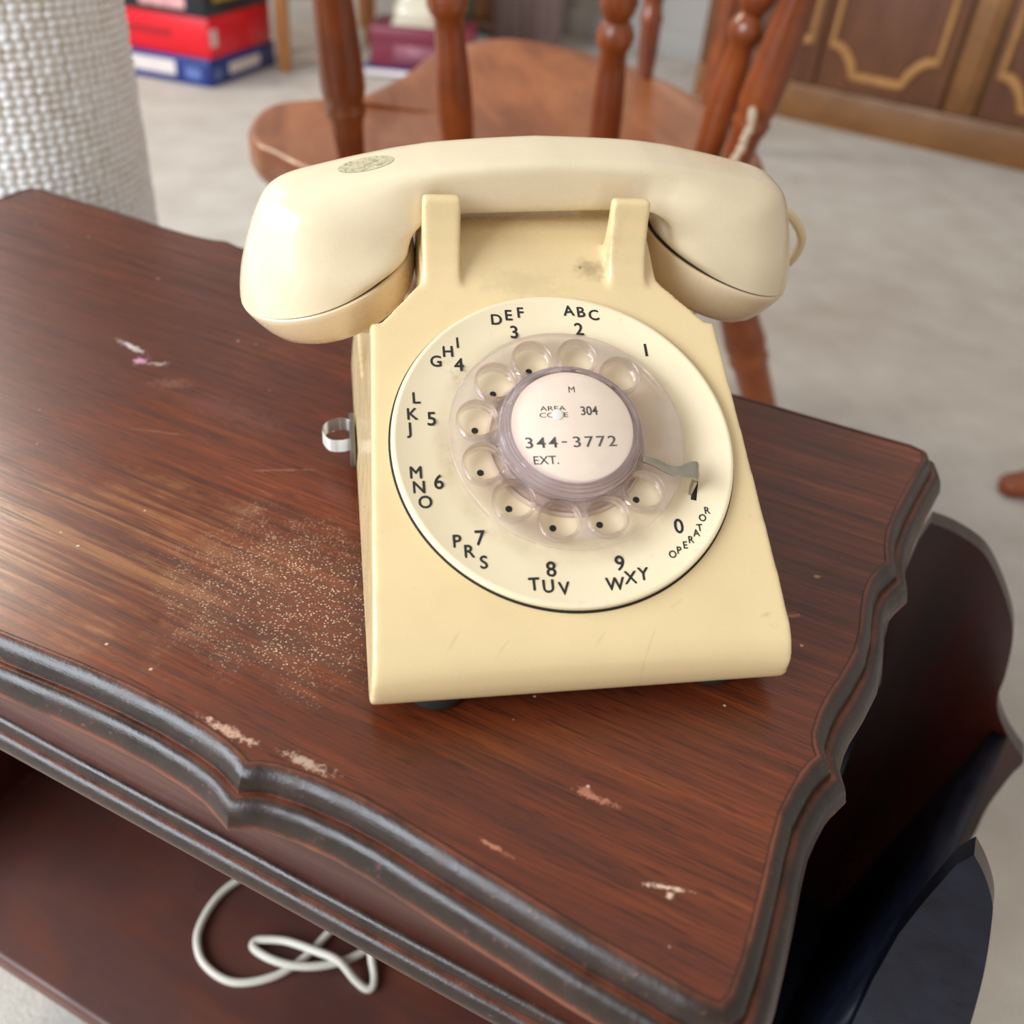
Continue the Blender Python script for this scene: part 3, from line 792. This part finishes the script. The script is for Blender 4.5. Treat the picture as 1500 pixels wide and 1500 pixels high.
N_OUT = [(AL0, 2.0), (-6, 2.3), (8, 3.4), (20, 6.0), (60, 7.0), (90, 7.0)]
N_IN = [(AL0, 2.0), (-12, 4.0), (0, 8.0), (12, 13.0), (60, 13.0), (78, 6.0), (90, 3.6)]
def section(al_deg, pos=None):
    """ring of points; pos = x for the straight bar"""
    M_ = 64; ring = []
    if pos is None:
        al = math.radians(al_deg); ro = ray_out(al); ri = interp([(AL0, 13.2), (25, 12.8), (65, 10.8), (90, 8.0)], al_deg)
    else:
        al = math.pi / 2; al_deg = 90
        zo = ray_bar(pos); ro = zo - PZ; ri = 8.0
    wi, wo, no_, ni_ = interp(W_IN, al_deg), interp(W_OUT, al_deg), interp(N_OUT, al_deg), interp(N_IN, al_deg); bg = interp(BULGE, al_deg)
    sc, ax = (ro + ri) / 2, (ro - ri) / 2
    for k in range(M_):
        ph = 2 * math.pi * k / M_
        cx_, sy_ = math.cos(ph), math.sin(ph); nx = no_ if cx_ > 0 else ni_
        s_ = sc + ax * math.copysign(abs(cx_) ** (2 / nx), cx_)
        f = (s_ - ri) / (ro - ri)
        y_ = (wi + (wo - wi) * f + 4 * f * (1 - f) * bg) * math.copysign(abs(sy_) ** (2 / nx), sy_)
        base = PX if pos is None else pos
        ring.append((base + s_ * math.cos(al), y_, PZ + s_ * math.sin(al)))
    return ring
def ray_bar(x_):
    for (x0_, z0_), (x1_, z1_) in zip(prof_out[:-1], prof_out[1:]):
        if x1_ <= x_ <= x0_: return z0_ + (z1_ - z0_) * (x_ - x0_) / (x1_ - x0_)
    return prof_out[-1][1]
halfs = [section(AL0 + (90 - AL0) * i / 88) for i in range(89)] + [section(90, 39 - 39 * i / 6) for i in range(1, 7)]
for _ in range(14):         # even out the piecewise keys
    halfs = [halfs[0]] + [[tuple((halfs[i - 1][k][q] + 2 * halfs[i][k][q] + halfs[i + 1][k][q]) / 4 for q in range(3)) for k in range(64)] for i in range(1, len(halfs) - 1)] + [halfs[-1]]
rings = halfs + [[(-x_, y_, z_) for x_, y_, z_ in r] for r in halfs[-2::-1]]
bm = bmesh.new()
RV = [[bm.verts.new(S(p)) for p in r] for r in rings]
for a, b in zip(RV[:-1], RV[1:]):
    for k in range(64): bm.faces.new((a[k], a[(k + 1) % 64], b[(k + 1) % 64], b[k]))
bm.faces.new(RV[0]); bm.faces.new(RV[-1][::-1])
bm_obj('handle', bm, IVORY_H, hand, angle=34)
d0 = Vector((math.cos(math.radians(AL0)), 0, math.sin(math.radians(AL0))))
ri0 = 11.0; ro0 = ray_out(math.radians(AL0)); cr = (ro0 - ri0) / 2
cc = Vector((PX, 0, PZ)) + d0 * (ri0 + ro0) / 2
ax0 = Vector((d0.z, 0, -d0.x))
for sgn, nm in ((-1, 'ear_cap'), (1, 'mouth_cap')):
    c_ = Vector((cc.x * sgn, 0, cc.z)); a_ = Vector((ax0.x * sgn, 0, ax0.z))
    M_, _ = axis_matrix(c_, c_ + a_)
    M_ = Matrix.Diagonal((1, 31.0 / cr, 1, 1)) @ M_
    bm = bmesh.new()
    bm_lathe(bm, [(0, -1), (cr - 3.4, -1), (cr - 3.4, .65), (cr - .2, .7), (cr + .35, 1.2), (cr + .45, 2.0), (cr + .1, 3.8), (cr - 1.1, 8), (cr - 2.8, 12.5), (cr - 5.0, 16.4), (cr - 7.6, 18.8), (cr - 11, 19.9), (cr - 15, 20.1), (0, 20.1)], 72, M=M_)
    bm_obj(nm, bm, IVORY_CAP, hand, angle=30)
    bm = bmesh.new(); bm_lathe(bm, [(cr - 3.2, .05), (cr - 1.1, .05), (cr - 1.1, .75), (cr - 3.2, .75)], 72, cap=False, M=M_)
    bm_obj('seam', bm, GAP, hand)
# worn oval medallion on the handle
bm = bmesh.new()
mx, my = -64.0, 1.0
a = []
for k in range(32):
    t_ = 2 * math.pi * k / 32; x_ = mx + 10.0 * math.cos(t_); y_ = my + 5.0 * math.sin(t_)
    a.append(bm.verts.new(S((x_, y_, ray_bar(-x_) + .12))))
bm.faces.new(a)
tm = NT('worn_medallion')
nn = tm.noise(tm.coord(), 500, 5, .75, 1.0)
tm.l(tm.ramp(nn, [(.32, srgb(120, 108, 84)), (.46, srgb(182, 170, 136)), (.62, srgb(206, 193, 156))]), tm.b.inputs['Base Color']); tm.b.inputs['Roughness'].default_value = .45
bm_obj('medallion', bm, tm.m, hand, smooth=False)['label'] = 'worn oval sticker'
# loop of cord behind the mouthpiece
bm = bmesh.new()
bm_tube(bm, catmull([(100, 24, -4), (112, 24, 3), (122, 22, 1), (130, 20, -7), (132.5, 20, -15), (129, 22, -26), (118, 30, -40), (106, 40, -58), (92, 56, -78), (70, 62, -90)], 8), 2.1, 10)
bm_obj('cord', bm, CORDH, hand)

# ------------------------------------------------------------------ chair beyond the table
ZS_ = -45
chair = empty('captains_chair', (120, 950, -H), 0, 'red-brown wooden chair with broad scooped seat and turned spindles behind the telephone', 'chair')
def CH(p): return Vector(p) - Vector((120, 950, -H))
so = [(-157, 800), (-154, 770), (-145, 745), (-130, 727), (-108, 694), (-70, 662), (0, 645), (100, 640), (200, 645), (290, 655), (335, 680), (362, 735), (376, 810), (380, 900), (374, 970), (366, 1040), (345, 1110), (318, 1170), (270, 1235), (209, 1285), (150, 1275), (67, 1180), (20, 1060), (-32, 955), (-62, 918), (-100, 914), (-137, 890), (-152, 850)]
SO = catmull([(a_, b_, 0) for a_, b_ in so], 4, True)
bm = bmesh.new()
lv = [(10, 0), (2.5, .6), (0, 4), (0, 26), (5, 36), (14, 40)]
cen = Vector((110, 930, 0)); rr = []
for off, dz in lv:
    rr.append([bm.verts.new(S(CH(p + (cen - p).normalized() * off + Vector((0, 0, ZS_ - dz))))) for p in SO])
for a, b in zip(rr[:-1], rr[1:]):
    for k in range(len(SO)): bm.faces.new((a[k], b[k], b[(k + 1) % len(SO)], a[(k + 1) % len(SO)]))
# scooped top in concentric rings
prev = rr[0]
for f, dz in ((.85, -2), (.65, -7), (.4, -11), (.15, -12)):
    cur = [bm.verts.new(S(CH(cen + (p - cen) * f * .97 + Vector((0, 0, ZS_ + dz))))) for p in SO]
    for k in range(len(SO)): bm.faces.new((prev[k], prev[(k + 1) % len(SO)], cur[(k + 1) % len(SO)], cur[k]))
    prev = cur
bm.faces.new(prev); bm.faces.new(rr[-1])
bm_obj('seat', bm, SEATW, chair, angle=60)
def turned(name, p0, p1, prof, mat, parent, conv, seg=20):
    M_, L = axis_matrix(conv(p0), conv(p1))
    bm = bmesh.new(); bm_lathe(bm, [(0, prof[0][0])] + [(r_, z_) for z_, r_ in prof] + [(0, prof[-1][0])], seg, cap=False, M=M_)
    return bm_obj(name, bm, mat, parent, angle=60)
def up(p0, p1, L):
    p0 = Vector(p0); return p0 + (Vector(p1) - p0).normalized() * L
post = [(0, 11), (14, 12.5), (24, 13), (32, 15.5), (38, 16.5), (43, 14), (47, 16), (56, 17.5), (80, 17), (110, 15.5), (150, 13.5), (200, 12.5), (300, 12), (380, 12)]
spin = [(0, 14), (20, 15), (50, 14.5), (80, 13), (100, 12), (112, 11.5), (118, 15), (124, 16.5), (132, 14.5), (140, 11), (148, 15), (156, 16), (166, 13), (240, 11), (380, 10)]
spinC = [(0, 14.5), (30, 14), (60, 12.5), (80, 11.5), (86, 15), (94, 16.5), (103, 14), (108, 10.5), (114, 14), (124, 16.5), (136, 15), (146, 12), (240, 11), (380, 10)]
spinE = [(0, 12), (30, 14), (70, 13.5), (100, 11.5), (106, 15), (114, 16.5), (122, 13), (127, 9.5), (134, 14), (144, 17), (154, 14), (240, 11), (380, 10)]
tops = []
for p0, p1, pr in (((-58, 705, -47), (-70.7, 680, 92.2), post), ((46.7, 748, -47), (27.7, 720, 90.5), spin), ((203, 783, -47), (193, 760, 92.3), spinC), ((303, 748, -47), (312, 720, 105), spinE), ((317, 706, -47), (333, 680, 113), post)):
    turned('spindle', p0, p1, [(0, pr[0][1] * 1.12)] + [(z_ + 16, r_ * 1.14) for z_, r_ in pr[1:]], CHAIRW, chair, CH)
    tops.append(up(p0, p1, 372))
for p0, p1 in (((332, 1085, -47), (333, 1100, 40)),):
    turned('arm_post', p0, p1, [(0, 10), (30, 12.5), (62, 13), (70, 15), (78, 13), (88, 12), (100, 16), (140, 16), (200, 12), (300, 11)], CHAIRW, chair, CH); arm_t = up(p0, p1, 296)
p0 = (-95, 885, -47); p1 = (-150, 905, 40)
bm = bmesh.new(); cr_ = catmull([tuple(CH(q)) for q in (tops[0] + Vector((-40, 30, 0)), tops[0], tops[1], tops[2], tops[3], tops[4], tops[4] + Vector((50, 60, 0)), arm_t + Vector((10, 0, 0)), arm_t + Vector((-10, 60, 0)))], 6)
bm_tube(bm, cr_, 22, 14); bm_obj('back_rail', bm, CHAIRW, chair)
leg = [(0, 18), (60, 20), (150, 22), (190, 24.5), (204, 26), (214, 25), (220, 23), (225, 25), (232, 25), (238, 22), (300, 21), (360, 19), (420, 16)]
for p0, p1 in (((325, 790, -80), (514, 790, -485)), ((-60, 720, -82), (-120, 690, -485)), ((40, 1120, -82), (0, 1170, -485)), ((310, 1110, -82), (380, 1160, -485))):
    L = (Vector(p1) - Vector(p0)).length; k = L / 420
    turned('leg', p0, p1, [(z_ * k, r_) for z_, r_ in leg], CHAIRW, chair, CH)
# twine hanging by the right-hand back post
tw = empty('twine_tie', (318, 690, -45), 0, 'pale twine tie hanging beside the right-hand back post of chair', 'twine')
bm = bmesh.new(); T0 = Vector((318, 690, -45))
bm_tube(bm, [p - T0 for p in catmull([(305.2, 664, 26), (307.5, 664, 9.9), (304, 664, 0.2), (303.9, 664, -7.7), (299.7, 664, -18.2), (294, 664, -36), (292, 662, -60)], 6)], 4, 8,
        [3.0 + 1.6 * abs(math.sin(i * .55)) for i in range(37)])
bm_obj('knotted_twine', bm, FIBRE, tw)

# ------------------------------------------------------------------ woven post on the left
PC = (-322, 612); PR = 97.0
wp = empty('woven_post', (PC[0], PC[1], -H), 0, 'thick round post wrapped in white woven cotton behind the table', 'post')
NR, NA = 640, 440; ROWS, COLS = 5.6, 78
V = []; Fc = []; K = []
rng = random.Random(3)
jit = [[rng.uniform(-.16, .16) for _ in range(COLS)] for _ in range(400)]
zt = 900.0
for i in range(NR + 1):
    z = 12 + (zt - 12) * i / NR
    for j in range(NA):
        th = 2 * math.pi * j / NA
        row = (z + 2.5 * math.sin(th * 2 + z * .011)) / ROWS; ir = int(math.floor(row)); col = th / (2 * math.pi) * COLS + .5 * (ir % 2) * .35 + .25 * math.sin(z * .02)
        ic = int(math.floor(col)) % COLS; fr_, fc_ = row - math.floor(row), col - math.floor(col)
        h = max(0.0, math.sin(math.pi * fr_)) ** .7 * max(0.0, math.sin(math.pi * fc_)) ** .7 * (1 + jit[ir % 400][ic] * 2)
        K.append(min(1, h)); r = PR + 2.4 * h
        V.append(S((r * math.cos(th), r * math.sin(th), z)))
for i in range(NR):
    for j in range(NA):
        j2 = (j + 1) % NA; Fc.append((i * NA + j, i * NA + j2, (i + 1) * NA + j2, (i + 1) * NA + j))
me = bpy.data.meshes.new('woven_cover'); me.from_pydata(V, [], Fc)
at = me.attributes.new('knot', 'FLOAT', 'POINT'); at.data.foreach_set('value', K)
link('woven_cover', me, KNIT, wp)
bm = bmesh.new(); bm_lathe(bm, [(0, 0), (104, 0), (108, 4), (108, 10), (104, 13), (0, 13)], 48); bm_obj('base', bm, OLIVE, wp)
bm = bmesh.new(); bm_lathe(bm, [(0, 898), (97, 898), (99, 903), (90, 910), (0, 912)], 48); bm_obj('cap', bm, KNIT, wp)

# ------------------------------------------------------------------ stack of boxed games
BA = math.radians(62)
def box_thing(name, label, cat, z0, h, right, left, mat, off=(0, 0), group=None):
    """corner nearest the camera at the empty; x runs along the right face, y along the left face"""
    e = empty(name, (-408 + off[0], 2719 + off[1], z0 - H), BA, label, cat, group)
    bm = bmesh.new(); bm_box(bm, (right / 2, left / 2, h * .31), (right - 3, left - 3, h * .62), 2, 2); bm_obj('tray', bm, mat, e)
    bm = bmesh.new(); bm_box(bm, (right / 2, left / 2, h * .52), (right, left, h * .96), 3, 2); bm_obj('lid', bm, mat, e)
    return e
def print_on(e, face, a0, a1, z0, z1, mat, name='printed_label'):
    bm = bmesh.new(); t_ = .6
    if face == 'right': bm_box(bm, ((a0 + a1) / 2, -t_ / 2, (z0 + z1) / 2), (a1 - a0, t_, z1 - z0))
    else: bm_box(bm, (-t_ / 2, (a0 + a1) / 2, (z0 + z1) / 2), (t_, a1 - a0, z1 - z0))
    return bm_obj(name, bm, mat, e, smooth=False)
b1 = box_thing('board_game_box', 'blue boxed game with white panels, lowest of the stack by the post', 'box', 0, 72, 352, 470, BLUE, group='boxed games stacked on the carpet')
print_on(b1, 'left', 112, 340, 20, 58, PRINTW); print_on(b1, 'left', 30, 80, 18, 48, BLUE2); print_on(b1, 'right', 96, 262, 20, 50, PRINTW); print_on(b1, 'right', 22, 56, 14, 44, BLUE2)
b2 = box_thing('board_game_box', 'red boxed game in the middle of the stack by the woven post', 'box', 72, 104, 325, 460, RED, (6, 10), 'boxed games stacked on the carpet')
print_on(b2, 'left', 120, 330, 44, 62, REDD); print_on(b2, 'right', 6, 38, 30, 74, PRINTW)
b3 = box_thing('board_game_box', 'black boxed game with gold and pink print, topmost of the stack', 'box', 176, 110, 335, 468, BLACKB, (2, 4), 'boxed games stacked on the carpet')
print_on(b3, 'left', 60, 205, 16, 106, PINK); print_on(b3, 'left', 275, 420, 26, 100, GOLD); print_on(b3, 'right', 46, 290, 34, 100, GOLD)

# ------------------------------------------------------------------ honey wooden stool behind the games
def stool(loc, label):
    st = empty('wooden_stool', loc, 0, label, 'stool', 'honey wooden stools')
    for (x_, y_) in ((0, 0), (182, 40), (-13, 280), (187, 310)):
        bm = bmesh.new(); bm_lathe(bm, [(0, 0), (14, 0), (18, 10), (20, 120), (22, 300), (22, 470), (0, 470)], 18, M=Matrix.Translation((x_, y_, 0))); bm_obj('leg', bm, HONEY, st)
    bm = bmesh.new(); bm_box(bm, (88, 158, 484), (290, 390, 30), 8, 3); bm_obj('stool_seat', bm, HONEY, st)
    for c_, d_ in (((91, 20, 212), (190, 18, 26)), ((87, 295, 212), (200, 18, 26))):
        bm = bmesh.new(); bm_box(bm, c_, d_, 5, 2); bm_obj('stretcher', bm, HONEY, st)
stool((-212, 2950, -H), 'honey coloured wooden stool with round legs right beside the boxed games')
stool((60, 3380, -H), 'honey coloured wooden stool farther back behind the maroon box')

# ------------------------------------------------------------------ maroon box with cream appliance on top, book underneath
MA = math.radians(-12)
mb = empty('flat_blue_book', (30, 2945, -H), MA, 'flat dark blue book lying on the carpet under the maroon box', 'book')
bm = bmesh.new(); bm_box(bm, (150, 110, 13), (320, 230, 24), 2); bm_obj('cover', bm, BLUE, mb)
bm = bmesh.new(); bm_box(bm, (152, 108, 13), (314, 232, 17), 0); bm_obj('pages', bm, PRINTW, mb)
mx_ = empty('maroon_box', (48, 2958, 25.5 - H), MA, 'maroon cardboard box with pale lettering patch under the cream appliance', 'box')
bm = bmesh.new(); bm_box(bm, (150, 95, 56), (306, 190, 112), 4, 2); bm_obj('box_body', bm, MAROON, mx_)
bm = bmesh.new(); bm_box(bm, (152, 94, 92), (312, 198, 42), 4, 2); bm_obj('lid', bm, MAROON, mx_)
bm = bmesh.new(); bm_box(bm, (150, -1.0, 40), (160, 3, 52), 0); bm_obj('printed_label', bm, MAROON2, mx_)
ca = empty('cream_appliance', (48, 2958, 25.5 + 114 - H), MA, 'glossy cream appliance with sloping sides standing on the maroon box', 'appliance')
bm = bmesh.new()
lay = [(0, 62, 50), (6, 68, 56), (40, 68, 56), (52, 64, 50), (85, 50, 38), (130, 42, 32), (170, 40, 30), (176, 34, 25)]
rg = []
for z_, hx, hy in lay:
    rg.append([bm.verts.new(S((128 + math.copysign(abs(math.cos(t)) ** .5, math.cos(t)) * hx, 80 + math.copysign(abs(math.sin(t)) ** .5, math.sin(t)) * hy, z_))) for t in [2 * math.pi * (k + .5) / 40 for k in range(40)]])
for a, b in zip(rg[:-1], rg[1:]):
    for k in range(40): bm.faces.new((a[k], a[(k + 1) % 40], b[(k + 1) % 40], b[k]))
bm.faces.new(rg[0]); bm.faces.new(rg[-1])
bm_obj('casing', bm, CREAM, ca, angle=50)
bm = bmesh.new(); bm_box(bm, (128, 80, 5), (140, 116, 8), 2); bm_obj('base', bm, CREAM, ca)

# ------------------------------------------------------------------ low bookcase against the back wall
bc = empty('low_bookcase', tuple(cab(-1520, 170, -H)), CA, 'low dark wooden bookcase standing against the back wall', 'bookcase')
for nm, c_, d_ in (('side_board', (12, 140, 300), (24, 280, 600)), ('side_board', (368, 140, 300), (24, 280, 600)), ('shelf', (190, 140, 40), (332, 276, 20)), ('shelf', (190, 140, 235), (332, 276, 20)), ('top_board', (190, 140, 610), (400, 290, 22)), ('back_board', (190, 276, 300), (340, 8, 590))):
    bm = bmesh.new(); bm_box(bm, c_, d_, 2, 2); bm_obj(nm, bm, DARKW, bc)
cols = [srgb(150, 104, 48), srgb(96, 92, 70), srgb(120, 74, 40), srgb(150, 130, 90), srgb(84, 96, 78), srgb(130, 84, 40), srgb(100, 60, 36)]
xx = 30; names_ = ['ochre', 'olive grey', 'chestnut', 'straw', 'sage green', 'amber', 'russet']
for i, c_ in enumerate(cols):
    w_ = 34 + 6 * (i % 3); hh = 120 + 12 * ((i * 2) % 4)
    p = cab(-1520, 170, 0) + CD * (xx + w_ / 2) + CN * 60
    e = empty('book', (p.x, p.y, 51 - H), CA, '%s book, number %d from the left end, upright on the lower bookcase shelf' % (names_[i], i + 1), 'book', 'upright books on the bookcase shelf')
    e['label'] = '%s spined book standing upright on the lowest bookcase shelf' % names_[i]
    m_ = simple('book_' + names_[i].replace(' ', '_'), c_, .5)
    bm = bmesh.new(); bm_box(bm, (0, 70, hh / 2), (w_, 140, hh), 2); bm_obj('cover', bm, m_, e)
    bm = bmesh.new(); bm_box(bm, (0, 72, hh / 2 + 1), (w_ - 7, 140, hh - 2), 0); bm_obj('pages', bm, PRINTW, e)
    xx += w_ + 3
# mauve cloth panel beside the bookcase
cu_ = empty('hanging_cloth', tuple(cab(-1115, 110, -H)), CA, 'mauve grey cloth hanging in soft folds beside the bookcase', 'curtain')
bm = bmesh.new(); q0 = None
for i in range(61):
    x_ = 270 * i / 60; y_ = 12 * math.sin(i * .55) + 4 * math.sin(i * 1.3)
    q = [bm.verts.new(S((x_, y_, 20))), bm.verts.new(S((x_, y_ * .8, 700))), bm.verts.new(S((x_, y_ * .6, 1500)))]
    if q0:
        for k in range(2): bm.faces.new((q0[k], q[k], q[k + 1], q0[k + 1]))
    q0 = q
bmesh.ops.solidify(bm, geom=list(bm.faces), thickness=.003)
bm_obj('cloth', bm, MAUVE, cu_, angle=70)
bm = bmesh.new(); bm_tube(bm, [Vector((-40, 0, 1500)), Vector((310, 0, 1500))], 10, 12); bm_obj('rod', bm, GREYM, cu_)

# ------------------------------------------------------------------ provincial cabinet on the right
cb = empty('wooden_cabinet', tuple(CAB0 + Vector((0, 0, -H))), CA, 'long brown wooden cabinet with scalloped door mouldings along the wall', 'cabinet')
bm = bmesh.new(); bm_box(bm, (700, 245, 450), (1950, 450, 690), 3); bm_obj('carcass', bm, CABF, cb)
bm = bmesh.new(); bm_box(bm, (700, 230, 52), (1960, 460, 104), 3); bm_obj('plinth', bm, CABF, cb)
bm = bmesh.new(); bm_box(bm, (700, 235, 810), (2000, 490, 30), 6, 3); bm_obj('cabinet_top', bm, CABW, cb)
bm = bmesh.new(); bm_box(bm, (-279, 245, 450), (10, 452, 696), 2); bm_obj('end_panel', bm, CABW, cb)
def door(s0, s1, p0, p1, stile=False):
    bm = bmesh.new(); bm_box(bm, ((s0 + s1) / 2, 8, 445), (s1 - s0, 20, 676), 2); d_ = bm_obj('door', bm, CABW, cb)
    zb, zs, zT, zTs = 150, 223, 735, 662; r_ = 52
    pts = [(p0, zs), (p0 + 14, zs)] + [(p0 + 14 + 72 * math.sin(t) * .62 + 20 * (t / 1.57), zs - 72 * (1 - math.cos(t)) ** .8) for t in (.3, .6, .9, 1.2, 1.57)] + [(p0 + 98, zb)]
    pts += [(p0 + p1 - a_, b_) for a_, b_ in pts[::-1]]
    full = pts + [(a_, zT + zb - b_) for a_, b_ in pts[::-1]]
    loop = [Vector((a_, -4, b_)) for a_, b_ in full]
    bm = bmesh.new(); n = len(loop); rings = []
    for i in range(n):
        a, b, c = loop[i - 1], loop[i], loop[(i + 1) % n]
        t_ = ((b - a).normalized() + (c - b).normalized()).normalized(); nn_ = Vector((t_.z, 0, -t_.x))
        rings.append([bm.verts.new(S(b + nn_ * u_ + Vector((0, -v_, 0)))) for u_, v_ in ((-13, -1), (-11.5, 5), (-5, 10), (5, 10), (11.5, 5), (13, -1))])
    for i in range(n):
        a, b = rings[i], rings[(i + 1) % n]
        for k in range(5): bm.faces.new((a[k], a[k + 1], b[k + 1], b[k]))
    bm_obj('panel_moulding', bm, CABM, d_)
    return d_
door(-262, 88, -235, 58); door(96, 456, 119, 417); door(560, 910, 584, 882); door(918, 1270, 940, 1245)
for s_, w_ in ((508, 76), (1320, 76)):
    bm = bmesh.new(); bm_box(bm, (s_, 10, 445), (w_, 24, 676), 3); bm_obj('stile', bm, CABF, cb)
    bm = bmesh.new(); bm_box(bm, (s_, -3, 445), (w_ * .5, 10, 640), 4, 3); bm_obj('stile_bead', bm, CABF, cb)

# dark turned post between chair and cabinet
tp = empty('turned_post', (905, 2300, -H), 0, 'dark turned wooden post standing in front of the cabinet end', 'post')
bm = bmesh.new(); bm_lathe(bm, [(0, 0), (70, 0), (74, 8), (70, 18), (30, 26), (22, 60), (26, 80), (20, 92), (28, 110), (30, 150), (24, 300), (22, 600), (0, 900)], 24); bm_obj('post_shaft', bm, CHAIRW, tp)
# foot of a pedestal table at the right edge
kf = empty('pedestal_table', (986, 700, -H), math.radians(168), 'brown wooden pedestal table with a curved foot tip showing at right edge', 'table')
bm = bmesh.new()
fp = catmull([(-260, 0, 240), (-160, 0, 140), (-40, 0, 62), (70, 0, 30), (135, 0, 16), (166, 0, 10)], 6)
rg = []
for i, p in enumerate(fp):
    f = i / (len(fp) - 1); hw = 30 * (1 - .5 * f ** 3) * (1 if f < .97 else .5); hh = 30 - 20 * f
    rg.append([bm.verts.new(S((p.x, hw * math.copysign(abs(math.cos(t)) ** .6, math.cos(t)), max(.2, p.z + hh * math.copysign(abs(math.sin(t)) ** .6, math.sin(t)))))) for t in [2 * math.pi * k / 16 for k in range(16)]])
for a, b in zip(rg[:-1], rg[1:]):
    for k in range(16): bm.faces.new((a[k], a[(k + 1) % 16], b[(k + 1) % 16], b[k]))
bm.faces.new(rg[0]); bm.faces.new(rg[-1])
foot0 = bm_obj('curved_foot', bm, CHAIRW, kf, angle=60)
for k in (1, 2):            # the other two feet, turned about the column
    o = foot0.copy(); COL.objects.link(o); o.parent = kf
    o.matrix_local = Matrix.Translation(S((-285, 0, 0))) @ Matrix.Rotation(math.radians(120 * k), 4, 'Z') @ Matrix.Translation(S((285, 0, 0)))
bm = bmesh.new(); bm_lathe(bm, [(0, 190), (26, 190), (40, 215), (40, 290), (26, 320), (34, 380), (30, 480), (22, 560), (34, 600), (60, 640), (60, 652), (0, 652)], 28, M=Matrix.Translation((-285, 0, 0)))
bm_obj('column', bm, CHAIRW, kf, angle=60)
bm = bmesh.new(); bm_lathe(bm, [(0, 652), (270, 652), (280, 660), (280, 672), (272, 678), (0, 678)], 56, M=Matrix.Translation((-285, 0, 0)))
bm_obj('round_top', bm, CHAIRW, kf, angle=50)
